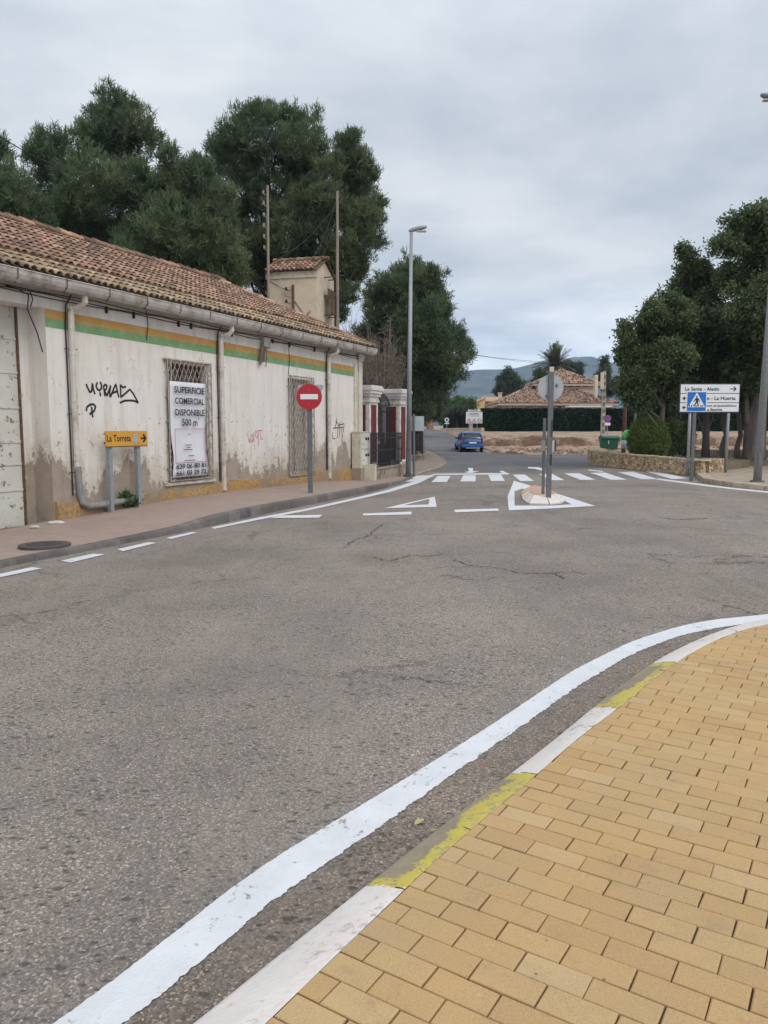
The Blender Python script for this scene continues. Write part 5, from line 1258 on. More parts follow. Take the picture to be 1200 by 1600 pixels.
for i, (lab, Y, (bx, _), pl_, n) in enumerate(PINES):
    lbs = lob(pl_, Y, .9, i); lbs += [(x, y+rd*.9, z-.3, rd*.8) for (x, y, z, rd) in lbs[::3]]
    lbs = [(x, y, z, rd*.84) for (x, y, z, rd) in lbs]
    tree('pine_tree', lab, 'pine tree', (at(bx, 500, Y+.6).x, Y+.6, 0), lbs, int(n*1.5), .23, .036, 'pine', GP_, .34, 40+i, jit=.07, k=14, up=.95, out_=.45, fl=(15, .27), shell=.3)
lbs = lob([(640, 430, 28), (615, 450, 26), (670, 445, 26), (640, 470, 45), (690, 480, 18), (685, 455, 12), (600, 490, 34), (585, 460, 18), (650, 520, 50), (695, 520, 28), (715, 530, 14), (600, 540, 40), (690, 555, 34), (728, 545, 14), (732, 560, 10), (700, 580, 24), (640, 580, 46), (585, 580, 30), (680, 605, 24), (620, 620, 34), (660, 630, 26), (575, 525, 24)], 47, .9, 77)
tree('pine_tree', 'broad dark pine beyond the gate pillars with its crown reaching over the lane', 'pine tree', (1.9, 47.5, 0), [(x, y, z, rd*.88) for (x, y, z, rd) in lbs], 120000, .23, .048, 'pine', None, .4, 51, jit=.10, k=14, up=.6, fl=(14, .28), shell=.35)
# bare trees beside the gate
def bare(label, X, Y, z0, spread, hgt, n, seed, droop=.0):
    r = random.Random(seed); t = thing('bare_tree', label, 'bare tree', (X, Y, 0), 0, 'leafless trees by the gate'); g = MB(); tw_ = MB()
    g.tube([(X, Y, 0), (X+.05, Y, z0*.6), (X, Y, z0)], [.16, .13, .09], 7)
    for k in range(n):
        a = r.uniform(0, 6.28); rad = spread*r.uniform(.2, 1); s = Vector((X+r.uniform(-.1, .1), Y, z0*r.uniform(.35, 1))); top = Vector((X+math.cos(a)*rad, Y+math.sin(a)*rad, z0+hgt*r.uniform(.3, 1)*(1-.25*rad/spread)))
        m = s.lerp(top, .5)+Vector((math.cos(a), math.sin(a), 0))*rad*.15
        g.tube([s, m, top], [.028, .016, .006], 4)
        for _ in range(20):
            p = m.lerp(top, r.random()) if r.random() < .7 else s.lerp(m, r.random()); d = Vector((r.uniform(-.5, .5), r.uniform(-.5, .5), r.uniform(.3, 1)-droop*1.3)); L = r.uniform(.4, 1.5)
            tw_.tube([p, p+d*L*.5+Vector((r.uniform(-.1, .1), 0, .06)), p+d*L+Vector((r.uniform(-.2, .2), 0, -droop*.5))], [.009, .007, .004], 3)
    obj('trunk', g, 'twig', t); obj('twigs', tw_, 'twig', t)
bare('leafless brown tree with a mass of thin twigs directly above the gate pillars', -.05, 33.5, 2.6, 1.3, 4.2, 90, 5, .35)
bare('second leafless tree, slimmer, between the long building roof and the broad pine', -1.6, 38, 2.8, 1.5, 4.0, 34, 6)
# broadleaf trees on the plaza
GB = 'leafy trees on the plaza'
BT = [
 ('leafy tree leaning out over the stone wall, leftmost of the plaza trees', 32, (1037, 712, .42), .15, [(978, 508, 9), (976, 525, 11), (980, 545, 14), (978, 560, 14), (1000, 560, 24), (1020, 480, 14), (1018, 500, 22), (1045, 475, 18), (1035, 520, 34), (1010, 590, 26), (985, 595, 18), (1050, 560, 34), (1040, 610, 30), (1000, 625, 20), (1065, 500, 30)], 60000),
 ('leafy tree behind the direction board with a pointed top', 34, (1103, 706, .13), .17, [(1067, 388, 9), (1075, 402, 11), (1075, 425, 18), (1095, 415, 14), (1085, 450, 26), (1060, 450, 16), (1110, 440, 24), (1100, 490, 36), (1070, 520, 30), (1120, 530, 36), (1090, 570, 36), (1080, 615, 30), (1120, 600, 32)], 60000),
 ('leafy plaza tree with a thin trunk just right of the direction board post', 37, (1131, 701, .13), .15, [(1125, 560, 30), (1145, 590, 28), (1110, 610, 24), (1140, 620, 24), (1150, 540, 30)], 22000),
 ('leafy plaza tree with a forked thin trunk left of the big trunk', 38, (1153, 699, .13), .15, [(1150, 560, 28), (1170, 590, 28), (1160, 620, 22), (1180, 545, 28)], 22000),
 ('big tree with a broad flared trunk at the right edge of the photo', 32.2, (1177, 727, .13), .42, [(1150, 345, 16), (1170, 335, 18), (1195, 335, 22), (1128, 378, 12), (1115, 383, 9), (1145, 385, 24), (1180, 370, 34), (1215, 370, 45), (1150, 430, 34), (1190, 430, 45), (1170, 490, 40), (1220, 480, 60), (1190, 550, 45), (1240, 560, 60), (1160, 590, 34), (1200, 610, 34), (1260, 420, 60), (1290, 520, 60)], 90000),
]
for i, (lab, Y, (bx, by, bz), r0, pl_, n) in enumerate(BT):
    lbs = lob(pl_, Y, .8, 90+i); lbs += [(x+.1, y+rd*.9, z-.2, rd*.8) for (x, y, z, rd) in lbs[::2]]; q = at(bx, by, Y)
    lbs = [(x, y, z, rd*.86) for (x, y, z, rd) in lbs]; t = tree('leafy_tree', lab, 'tree', (q.x, Y, bz), lbs, int(n*1.1), .12, .075, 'broad', GB, r0, 60+i, 'bark_grey', k=9, jit=.11, up=-.1, out_=.35, tip=.5, fl=(11, .29), shell=.35)
    if i == 4:
        g = MB(); g.lathe([(.62, -.05), (.55, .05), (.47, .25), (.44, .7), (.43, 2.4)], (q.x, Y, bz), 16); obj('trunk_flare', g, 'bark_grey', t, smooth=True)
# extra canopy trees standing further right so the plaza stays shaded
for k, (x, Y) in enumerate(((21, 31), (19.5, 37.5), (25.5, 36))):
    lb_ = [(x+random.uniform(-2, 2), Y+random.uniform(-2, 2), random.uniform(4, 8), random.uniform(1.1, 1.9)) for _ in range(12)]
    tree('leafy_tree', ('extra leafy tree right of the view, added to shade the plaza', 'extra leafy tree far back at the right edge, added to shade the plaza', 'extra leafy tree out of view further right, added to shade the plaza')[k], 'tree', (x, Y, .13), lb_, 22000, .16, .12, 'broad', GB, .2, 80+k, 'bark_grey', k=9, jit=.14, up=.0, out_=.35, tip=.5)
# clipped round bush
q = at(1013, 680, 32.3); bu = thing('round_bush', 'rounded light green bush behind the golden stone wall', 'bush', (q.x, 32.3, .4))
lbs = [(q.x, 32.3, q.z, .78), (q.x-.02, 32.3, q.z-.25, .80), (q.x+.1, 32.4, q.z-.35, .80)]
g = MB(); g.tube([(q.x, 32.3, .3), (q.x, 32.3, q.z)], [.08, .04], 6); obj('stem', g, 'bark', bu)
leaves('leaves', lbs, 34000, .06, .04, 'bushleaf', bu, 4, k=6, jit=.025, up=.1, out_=.6, shell=.86, tip=.4)
lbs = lob([(1048, 690, 22), (1065, 680, 20), (1040, 665, 22), (1070, 700, 12)], 33, .4, 3)
bu = thing('dark_shrub', 'dark shrub in the shade between the round bush and the direction board', 'shrub', (lbs[0][0], 33, .4))
g = MB(); limbs(g, (lbs[0][0], 33, .35), lbs, .05, 3); obj('stems', g, 'bark', bu); leaves('leaves', fluff(lbs, 5, .4, 2), 12000, .1, .06, 'broad', bu, 5, k=8, jit=.06, up=.3)
# weeds at the foot of the white wall
q = wp(1.55, .13, .2); bu = thing('weed_clump', 'small green weeds growing behind the grey drain pipe', 'weed', tuple(q))
leaves('leaves', [(q.x, q.y, q.z+.12, .10), (q.x+.1, q.y+.18, q.z+.08, .10), (q.x+.03, q.y+.05, q.z+.22, .05)], 900, .07, .02, 'brightleaf', bu, 5, k=6, jit=.02, up=.8)

# ------------------------------------------------------------------ hedges across the side road and along the lane
def hedge(name, label, p, q, z0, z1, th, n, seed, group='clipped dark green hedges'):
    p, q = Vector(p), Vector(q); d = q-p; L = d.length; d.normalize(); nn_ = Vector((-d.y, d.x, 0)); t = thing(name, label, 'hedge', (p.x, p.y, z0), 0, group)
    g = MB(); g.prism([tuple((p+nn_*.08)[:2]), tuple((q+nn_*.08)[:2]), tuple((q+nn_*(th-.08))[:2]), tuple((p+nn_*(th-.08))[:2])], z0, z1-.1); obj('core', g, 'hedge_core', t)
    r = np.random.RandomState(seed); s = r.rand(n)*L; face = r.rand(n); hgt = r.rand(n)*(z1-z0)+z0; w_ = np.where(face < .8, r.normal(0, .05, n)+.02, r.rand(n)*th); hgt = np.where(face < .8, hgt, z1-.08+r.normal(0, .04, n)+.04*np.sin(s*2.1))
    C = np.array(p)[None, :]+np.outer(s, np.array(d))+np.outer(w_, np.array(nn_)); C[:, 2] = hgt
    a = r.normal(size=(n, 3)); a /= np.linalg.norm(a, axis=1)[:, None]; b = np.cross(a, r.normal(size=(n, 3))); b /= np.linalg.norm(b, axis=1)[:, None]; sz = .09*r.uniform(.6, 1.3, n)[:, None]
    V = np.stack([C-a*sz-b*sz*.5, C+a*sz-b*sz*.5, C+a*sz+b*sz*.5, C-a*sz+b*sz*.5], 1)
    tn = .3+.25*np.sin(s*.8+seed)+r.uniform(-.25, .25, n)+.25*(face >= .8); npobj('leaves', V, None, tn, 'hedge', t); return t
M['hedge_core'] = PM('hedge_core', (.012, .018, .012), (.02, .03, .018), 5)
Yh = 75; xa, xb = at(752, 650, Yh).x, at(1012, 650, Yh).x
hedge('hedge', 'long clipped dark green hedge on top of the earth bank across the side road', (xa, Yh, 0), (50, Yh+2, 0), 1.38, at(800, 638.5, Yh).z, 1.2, 70000, 1)
hedge('hedge', 'clipped hedge running back along the right side of the lane', (at(694, 650, 112).x, 112, 0), (xa-.05, Yh+.1, 0), 1.5, at(752, 641, Yh).z-.05, 1.2, 26000, 2)
t = thing('low_wall', 'low tan wall under the hedge along the right side of the lane', 'low wall', (7.3, 66, 0), 0)
g = MB(); P0, P1, P2 = Vector((9.3, 73.8, 0)), Vector((8.2, 78, 0)), Vector((at(692, 665, 108).x-.3, 108, 0))
for a, b in ((P0, P1), (P1, P2)):
    d = (b-a).normalized(); nn_ = Vector((-d.y, d.x, 0)); g.prism([tuple((a)[:2]), tuple((b)[:2]), tuple((b-nn_*.3)[:2]), tuple((a-nn_*.3)[:2])], .3, 1.75)
obj('wall', g, 'house_wall', t)
# ------------------------------------------------------------------ background: signs, pole, containers
q = at(735.5, 690, 61.5); zb = Tz(61.5)
t = thing('notice_board', 'white notice board with warning symbols on a concrete post above the blue car', 'sign', (q.x, 61.5, zb))
s_ = 61.5/1200; zt = at(0, 643.5, 61.5).z-zb; z0 = at(0, 661.5, 61.5).z-zb; X0 = (727.5-735.5)*s_; X1 = (753-735.5)*s_
g = MB(); g.bbox((-.15, 0, -.2), (.15, .2, zt)); obj('post', g, 'concrete', t, False)
g = MB(); g.cyl((.5, .1, -.2), (.5, .1, z0+.3), .03, n=6); obj('post', g, 'galv', t, False)
g = MB(); g.bbox((X0, -.06, z0), (X1, -.02, zt)); pn = obj('panel', g, 'sign_white', t, False)
g = MB(); g.bbox((X0+.15, -.06, zt+.03), (X1-.15, -.02, zt+.17)); obj('top_plate', g, 'sign_white', t, False)
g = MB(); w_ = X1-X0; rr = random.Random(5)
for z, f0, f1, hh_ in ((zt-.14, .25, .75, .05), (zt-.25, .2, .8, .05), (zt-.35, .25, .75, .03), (zt+.08, .25, .75, .045)):
    x = X0+w_*f0
    while x < X0+w_*f1: L = rr.uniform(.04, .09); g.bbox((x, -.064, z), (x+L, -.0605, z+hh_)); x += L+.02
obj('small_print', g, 'black', pn, False)
g = MB(); g2 = MB()
for cx in (.2, .5): 
    X = X0+w_*cx; zc = z0+.2; g.plate([(X, -.066, zc+.2), (X+.2, -.066, zc-.14), (X-.2, -.066, zc-.14)][::-1], (0, -1, 0), .004); g2.plate([(X, -.070, zc+.12), (X+.12, -.070, zc-.10), (X-.12, -.070, zc-.10)][::-1], (0, -1, 0), .003)
disc(g, (X0+w_*.82, -.066, z0+.2), .17, .004); disc(g2, (X0+w_*.82, -.070, z0+.2), .12, .003)
obj('symbol', g, 'ink_red', pn, False); sy = obj('symbol', g2, 'sign_white', pn, False)
g = MB(); X = X0+w_*.82; g.bbox((X-.08, -.074, z0+.18), (X+.08, -.0705, z0+.22)); X = X0+w_*.2; g.bbox((X-.015, -.074, z0+.13), (X+.015, -.0705, z0+.27)); X = X0+w_*.5; g.bbox((X-.02, -.074, z0+.13), (X+.02, -.0705, z0+.27)); obj('symbol', g, 'black', pn, False)
q = at(698, 672, 84); t = thing('road_sign', 'tiny round road sign on a thin post up the lane', 'sign', (q.x, 84, Tz(84)-.1))
zc = at(0, 656, 84).z-Tz(84)+.1; g = MB(); g.cyl((0, 0, 0), (0, 0, zc), .04, n=6); obj('post', g, 'galv', t, False)
g = MB(); disc(g, (0, -.06, zc), .24, .02, 0, 20); obj('disc', g, 'sign_white', t, False); g = MB(); g.bbox((-.24, -.06, zc-.45), (.24, -.04, zc-.3)); obj('plate', g, 'sign_white', t, False)
g = MB(); disc(g, (0, -.065, zc), .14, .004, 0, 16); obj('symbol', g, 'galv_dark', t, False)
# concrete utility pole
q = at(941, 700, 63); t = thing('concrete_pole', 'pale concrete utility pole with a box near its top, behind the green dumpster', 'utility pole', (q.x, 63, .9))
zt = at(0, 580, 63).z-.9; g = MB(); g.add([(sx*w, sy*w*.8, z) for z, w in ((-.6, .17), (zt, .11)) for sx, sy in ((-1, -1), (1, -1), (1, 1), (-1, 1))], [(3, 2, 1, 0), (4, 5, 6, 7), (0, 1, 5, 4), (1, 2, 6, 5), (2, 3, 7, 6), (3, 0, 4, 7)]); obj('pole', g, 'concrete', t, False)
g = MB(); g.bbox((-.36, -.25, zt-1.45), (-.10, -.14, zt-.1)); obj('box', g, 'cream', t, False)
g = MB(); 
for k in range(9): g.bbox((-.08, -.16, .4+k*.55), (.08, -.135, .68+k*.55))
obj('recess', g, 'galv_dark', t, False)
q = at(948.5, 680, 62); t = thing('no_parking_sign', 'round blue no parking sign with red rim behind the green dumpster', 'sign', (q.x, 62, 1.1)); zc = at(0, 654, 62).z-1.1
g = MB(); g.cyl((0, 0, -.3), (0, 0, zc), .035, n=6); obj('post', g, 'galv', t, False)
g = MB(); disc(g, (0, -.06, zc), .29, .02); dk = obj('disc', g, 'sign_red', t, False)
g = MB(); disc(g, (0, -.065, zc), .22, .004); obj('symbol', g, 'sign_blue', dk, False)
g = MB(); g.plate([(-.19, -.069, zc+.15), (-.15, -.069, zc+.19), (.19, -.069, zc-.15), (.15, -.069, zc-.19)], (0, -1, 0), .003); g.plate([(.19, -.072, zc+.15), (.15, -.072, zc+.19), (-.19, -.072, zc-.15), (-.15, -.072, zc-.19)][::-1], (0, -1, 0), .003); obj('symbol', g, 'sign_red', dk, False)
g = MB(); g.bbox((-.22, -.06, zc-.55), (.22, -.04, zc-.33)); obj('plate', g, 'sign_white', t, False)
q = at(974, 706, 50); t = thing('steel_pole', 'reddish brown steel pole between the dumpster and the round bush', 'pole', (q.x, 50, 0)); g = MB(); g.cyl((0, 0, -.05), (.05, 0, at(0, 556, 50).z), .14, .10, n=10); obj('pole', g, 'rustpole', t, False, True)
g = MB(); g.bbox((-.2, -.03, 6.0), (.4, .03, 6.08)); obj('crossarm', g, 'rustpole', t, False)
# dumpster
Yd = 52; q = at(951, 703, Yd); zb = at(0, 704.5, Yd).z; s_ = Yd/1200; w2 = 13.3*s_; hD = 24*s_
t = thing('dumpster', 'dark green wheeled waste container with a closed lid beyond the stone wall', 'waste container', (q.x, Yd, zb))
g = MB(); g.add([(sx*w2*k, -.38*k2 if sy < 0 else .38*k2, z) for z, k, k2 in ((.12, .86, .8), (hD*.78, .97, 1)) for sx, sy in ((-1, -1), (1, -1), (1, 1), (-1, 1))], [(3, 2, 1, 0), (4, 5, 6, 7), (0, 1, 5, 4), (1, 2, 6, 5), (2, 3, 7, 6), (3, 0, 4, 7)]); obj('body', g, 'dumpster', t, False)
g = MB(); g.bbox((-w2*1.05, -.44, hD*.78), (w2*1.05, .44, hD*.86)); g.tube([(-w2, -.36, hD*.86), (-w2, 0, hD*1.02), (-w2, .36, hD*.9)], .02, 4)
n = 8; vs = []
for x in (-w2, w2):
    for k in range(n+1): a = math.pi*k/n; vs.append((x, -math.cos(a)*.42, hD*.86+math.sin(a)*hD*.13))
g.add(vs, [(k, k+1, n+2+k, n+1+k) for k in range(n)]+[tuple(range(n+1)), tuple(range(n+1, 2*n+2))[::-1]]); obj('lid', g, 'dumpster', t, False)
g = MB(); g.bbox((-w2*.25, -.40, hD*.45), (-w2*.19, -.385, hD*.68)); obj('sticker', g, 'sign_white', t, False)
for sx in (-1, 1):
    g = MB(); g.bbox((sx*w2*1.0, -.3, hD*.6), (sx*w2*1.14, -.2, hD*.8)); obj('handle', g, 'galv_dark', t, False)
    for sy in (-1, 1): g = MB(); g.cyl((sx*w2*.7-.03, sy*.25, .07), (sx*w2*.7+.03, sy*.25, .07), .08, n=10); obj('wheel', g, 'tyre', t, False)
q = at(980.5, 697, 47); zb = at(0, 701, 47).z; t = thing('recycling_igloo', 'bright green domed recycling container half hidden by the round bush', 'recycling container', (q.x, 47, max(0, zb)))
g = MB(); g.lathe([(.33, 0), (.38, .06), (.38, .55)], (0, 0, 0), 20); obj('base', g, 'sign_back', t, False, True)
g = MB(); g.lathe([(.39, .55), (.38, .75), (.32, .95), (.2, 1.1), (.05, 1.15)], (0, 0, 0), 20); obj('dome', g, 'igloo', t, False, True)

# ------------------------------------------------------------------ blue hatchback (faces up the lane; local +y is forward)
Yc = 54.0; q = at(738.5, 700, Yc)
car = thing('parked_car', 'small blue hatchback seen from behind on the lane', 'car', (q.x, Yc, .005), R(3))
def loft(secs, n=16, pw=3.2):
    """secs: (y, half width, z bottom, z top)"""
    g = MB(); vs = []
    for y, w_, a, b in secs:
        for k in range(n):
            t = 2*math.pi*(k+.5)/n; c, s = math.cos(t), math.sin(t); X = math.copysign(abs(c)**(2/pw), c)*w_; Z = (a+b)/2+math.copysign(abs(s)**(2/pw), s)*(b-a)/2; vs.append((X, y, Z))
    m = len(secs); g.add(vs, [(i*n+k, (i+1)*n+k, (i+1)*n+(k+1) % n, i*n+(k+1) % n) for i in range(m-1) for k in range(n)]+[tuple(range(n)), tuple(range((m-1)*n, m*n))[::-1]]); return g
HW = .80
obj('body', loft([(0, HW*.93, .34, .80), (.05, HW*.98, .28, .94), (.5, HW, .22, .97), (1.8, HW, .2, .96), (2.8, HW, .2, .93), (3.5, HW*.97, .24, .80), (3.75, HW*.86, .3, .66)]), 'car_blue', car, False, True)
gh = obj('greenhouse', loft([(.14, HW*.84, .86, .98), (.34, HW*.82, .86, 1.24), (.6, HW*.78, .86, 1.36), (1.4, HW*.78, .86, 1.38), (2.0, HW*.80, .86, 1.28), (2.75, HW*.86, .86, .94)], 16, 4), 'glass_dark', car, False, True)
obj('roof', loft([(.40, HW*.74, 1.28, 1.335), (.58, HW*.76, 1.32, 1.395), (1.4, HW*.75, 1.34, 1.415), (1.95, HW*.72, 1.28, 1.325)], 16, 4), 'car_blue', car, False, True)
for s in (-1, 1):
    g = MB(); g.tube([(s*HW*.86, .12, .90), (s*HW*.82, .28, 1.15), (s*HW*.75, .5, 1.34)], [.06, .055, .05], 6); g.tube([(s*HW*.84, 1.35, .93), (s*HW*.79, 1.38, 1.36)], .03, 5); g.tube([(s*HW*.86, 2.72, .92), (s*HW*.80, 2.2, 1.2), (s*HW*.73, 1.85, 1.32)], .035, 5); obj('pillar', g, 'car_blue', car, False, True)
    g = MB(); g.bbox((s*(HW*.86-.10), -.0, .68), (s*(HW*.86+.04), .12, .95)); obj('tail_light', g, 'tail', car, False)
    g = MB(); g.bbox((s*(HW+.0), 2.1, .92), (s*(HW+.14), 2.2, 1.03)); obj('side_mirror', g, 'car_blue', car, False)
    for y in (.62, 3.05):
        g = MB(); g.cyl((s*(HW-.16), y, .29), (s*(HW+.01), y, .29), .29, n=20); wh = obj('wheel', g, 'tyre', car, False, False)
        g = MB(); g.cyl((s*(HW-.0), y, .29), (s*(HW+.018), y, .29), .18, n=14); obj('rim', g, 'rim', wh, False)
g = MB(); g.bbox((-HW*.94, -.07, .34), (HW*.94, .04, .56)); obj('bumper', g, 'car_blue', car, False)
g = MB(); g.bbox((-HW*.94, -.085, .50), (HW*.94, -.0705, .525)); g.bbox((-HW*.6, -.08, .28), (HW*.6, .0, .339)); obj('bumper_trim', g, 'sign_back', car, False)
g = MB(); g.bbox((-.26, -.095, .62), (.26, -.02, .73)); obj('number_plate', g, 'sign_white', car, False)

# ------------------------------------------------------------------ far houses, palm, trees
def hip(mb, x0, x1, y0, y1, z0, z1, run, seed, tl=.34, cs=.5, mi=0):
    c = [Vector((x0, y0, z0)), Vector((x1, y0, z0)), Vector((x1, y1, z0)), Vector((x0, y1, z0))]; ym = (y0+y1)/2
    r0, r1 = Vector((x0+run, ym, z1)), Vector((x1-run, ym, z1)); return c, r0, r1
def hiproof(parent, x0, x1, y0, y1, z0, z1, run, seed):
    c, a, b = hip(None, x0, x1, y0, y1, z0, z1, run, seed); g = MB(); g.add([c[0], c[1], c[2], c[3], a, b], [(0, 1, 5, 4), (1, 2, 5), (2, 3, 4, 5), (3, 0, 4)]); rf_ = obj('roof', g, 'tile_far', parent)
    g = MB(); sl = Vector((0, (y1-y0)/2, z1-z0)); Ls_ = sl.length; W_ = x1-x0
    tiles(g, c[0].copy(), (1, 0, 0), sl, W_, Ls_, .30, .5, lambda A_, B_: run*B_/Ls_ < A_ < W_-run*B_/Ls_, seed)
    sv = Vector((run, 0, z1-z0)); D_ = y1-y0
    tiles(g, c[3].copy(), (0, -1, 0), sv, D_, sv.length, .30, .5, lambda A_, B_: D_/2*B_/sv.length < A_ < D_-D_/2*B_/sv.length, seed+1)
    for p, q_ in ((c[0], a), (c[1], b), (a, b)):
        n = int((q_-p).length/.45)
        for k in range(n): g.cyl(p.lerp(q_, k/n)+Vector((0, 0, .06)), p.lerp(q_, (k+1.1)/n)+Vector((0, 0, .06)), .13, n=6, tint=random.random())
    obj('roof_tiles', g, 'tile_far', rf_)
    g = MB(); g.bbox((x0+.05, y0+.05, z0-.28), (x1-.05, y0+.15, z0-.02)); g.bbox((x0+.05, y0+.15, z0-.28), (x0+.15, y1, z0-.02)); obj('eaves', g, 'house_wall', parent)
Y1 = 100; X = lambda px_, Y=Y1: at(px_, 650, Y).x; Z = lambda py_, Y=Y1: at(600, py_, Y).z
hs_ = thing('farmhouse', 'large two-tier house with tiled hip roofs behind the dark hedge', 'house', (X(870), Y1+4, 1.6))
xl, xr = X(778), X(966); zl = Z(630); 
g = MB(); g.bbox((xl+.7, Y1+.8, 1.5), (xr-.7, Y1+13, zl-.28)); obj('wall', g, 'house_wall', hs_)
hiproof(hs_, xl, xr, Y1, Y1+14, zl, Z(604, Y1+7), 5.2, 1)
xl2, xr2 = X(832, Y1+5), X(937, Y1+5); zl2 = Z(599.5, Y1+5)
g = MB(); g.bbox((xl2+.5, Y1+5.5, zl-.3), (xr2-.5, Y1+11, zl2-.28)); obj('wall', g, 'house_wall', hs_)
hiproof(hs_, xl2, xr2, Y1+5, Y1+12, zl2, Z(578.5, Y1+8.5), 4.4, 7)
for px0, px1, y0_, y1_, yy in [(821, 835, 633, 640, .79), (839, 853, 633, 640, .79), (872, 880, 633, 640, .79), (884, 897, 633, 640, .79), (902, 916, 633, 640, .79), (800, 804, 632, 640, .79)]:
    g = MB(); g.bbox((X(px0), Y1+yy-.06, Z(y1_)), (X(px1), Y1+.795, Z(y0_))); w_ = obj('window', g, 'cream', hs_); g = MB(); g.bbox((X(px0)+.12, Y1+yy-.10, Z(y1_)+.1), (X(px1)-.12, Y1+yy-.061, Z(y0_)-.1)); obj('pane', g, 'glass_dark', w_)
for px0, px1 in ((877, 885), (888, 896), (899, 907), (911, 919)):
    g = MB(); g.bbox((X(px0, 105), Y1+5.42, Z(604.2, 105)), (X(px1, 105), Y1+5.49, Z(601.2, 105))); obj('window', g, 'glass_dark', hs_)
g = MB(); g.bbox((X(935), Y1+2, zl), (X(939.5), Y1+2.8, Z(584))); obj('chimney', g, 'cream', hs_)
g = MB(); g.bbox((X(881), Y1-3, Z(637)), (X(945), Y1-.5, Z(635))); obj('awning', g, 'sign_white', hs_)
Y2 = 128
h2 = thing('house', 'yellow and pink house with shallow tiled roofs beyond the hedge corner', 'house', (X(765, Y2), Y2+4, 1.8))
P = lambda x, y: (X(x, Y2), Z(y, Y2))
g = MB(); fr = [P(735, 641), P(757.5, 641), P(757.5, 622), P(736, 630)]; g.add([(x, Y2, z) for x, z in fr]+[(x, Y2+9, z) for x, z in fr], [(0, 1, 2, 3), (7, 6, 5, 4), (1, 5, 6, 2), (3, 2, 6, 7), (0, 3, 7, 4)]); obj('wall', g, 'house_yellow', h2)
g = MB(); g.add([(P(732, 0)[0], Y2-.3, Z(632.5, Y2)), (P(758, 0)[0], Y2-.3, Z(620.8, Y2)), (P(758, 0)[0], Y2+9, Z(620.8, Y2)), (P(732, 0)[0], Y2+9, Z(632.5, Y2)), (P(732, 0)[0], Y2-.3, Z(634, Y2)), (P(758, 0)[0], Y2-.3, Z(622.3, Y2))], [(0, 1, 2, 3), (4, 5, 1, 0)]); obj('roof', g, 'tile_far', h2)
g = MB(); g.bbox((P(758, 0)[0]+.01, Y2+.4, 1.5), (P(800, 0)[0], Y2+9, Z(627, Y2))); obj('wall', g, 'house_pink', h2)
g = MB(); g.add([(P(758, 0)[0], Y2, Z(627.2, Y2)), (P(806, 0)[0], Y2, Z(627.2, Y2)), (P(800, 0)[0], Y2+8, Z(617, Y2)), (P(760, 0)[0], Y2+8, Z(617, Y2))], [(0, 1, 2, 3)]); obj('roof', g, 'house_pink', h2)
for px0, px1, yt in ((780, 785, 614), (803, 807, 618), (757.2, 760.2, 618), (732, 735.5, 622.5)): g = MB(); g.bbox((X(px0, Y2), Y2+1, Z(640, Y2)), (X(px1, Y2), Y2+1.6, Z(yt, Y2))); g.bbox((X(px0, Y2)-.1, Y2+.9, Z(yt, Y2)), (X(px1, Y2)+.1, Y2+1.7, Z(yt, Y2)+.12)); obj('chimney', g, 'cream', h2)
g = MB(); g.bbox((X(773, Y2), Y2+.36, Z(631, Y2)), (X(779, Y2), Y2+.39, Z(626.8, Y2))); obj('window', g, 'glass_dark', h2)
# brick gate posts up the lane
q = at(672, 668, 118)
for k, px_ in enumerate((668.5, 674)):
    q = at(px_, 668, 116-k*6); t = thing('brick_gate_post', ('pale brick gate post furthest up the lane', 'red brick gate post where the lane disappears')[k], 'gate post', (q.x, 116-k*6, Tz(116)), 0)
    g = MB(); g.bbox((-.28, -.28, -.1), (.28, .28, 1.9)); obj('shaft', g, 'brick_red', t, False); g = MB(); g.bbox((-.34, -.34, 1.9), (.34, .34, 2.05)); obj('cap', g, 'cream', t, False)
# palm
Yp = 118; q = at(868, 570, Yp); t = thing('palm_tree', 'date palm with arching fronds rising behind the farmhouse roof', 'palm tree', (q.x, Yp, 1.6)); cz = at(0, 571, Yp).z
g = MB(); g.tube([(q.x, Yp, 1.6), (q.x, Yp, cz-.3)], [.4, .3], 10); obj('trunk', g, 'bark', t)
r = np.random.RandomState(3); Vs = []
for k in range(110):
    a = r.rand()*6.283; e = R(r.uniform(-15, 85)); L = r.uniform(2.9, 3.9); dx = np.array([math.cos(a)*math.cos(e), math.sin(a)*math.cos(e), math.sin(e)]); c = np.array([q.x, Yp, cz]); pr = c
    side = np.array([-math.sin(a), math.cos(a), 0])
    for s in range(12):
        f = s/12; p = c+dx*L*f+np.array([0, 0, -1.1*f*f*math.cos(e)]); nx2 = c+dx*L*(f+1/12)+np.array([0, 0, -1.1*(f+1/12)**2*math.cos(e)]); dd = nx2-p
        Vs.append([p-side*.03, p+side*.03, nx2+side*.03, nx2-side*.03])
        for sg in (-1, 1):
            for w_ in (0, .5):
                b0 = p+dd*w_; tp = b0+dd*1.0+side*sg*.5*(1-f*.5)+np.array([0, 0, -.10]); Vs.append([b0, b0+dd*.45, tp+dd*.15, tp])
npobj('fronds', np.array(Vs), None, r.rand(len(Vs)), 'palmleaf', t)
BG = 'trees beyond the hedge'
def far(label, px_lobes, Y, n, mat='pine_far', name='background_tree', L=.35, W_=.12, seed=0, z0=1.7, grp=BG, fl=(5, .4)):
    lb_ = lob(px_lobes, Y, .6, seed); cx = sum(l[0] for l in lb_)/len(lb_)
    return tree(name, label, 'tree', (cx, Y, z0), lb_, n, L, W_, mat, grp, .25, 200+seed, k=10, jit=.2, up=.4, fl=fl)
far('dark bushy tree rising behind the chimneys of the yellow and pink house', [(793, 582, 8), (787, 596, 13), (800, 598, 13), (812, 606, 11), (790, 608, 14), (805, 612, 12), (780, 612, 7)], 140, 14000, seed=1)
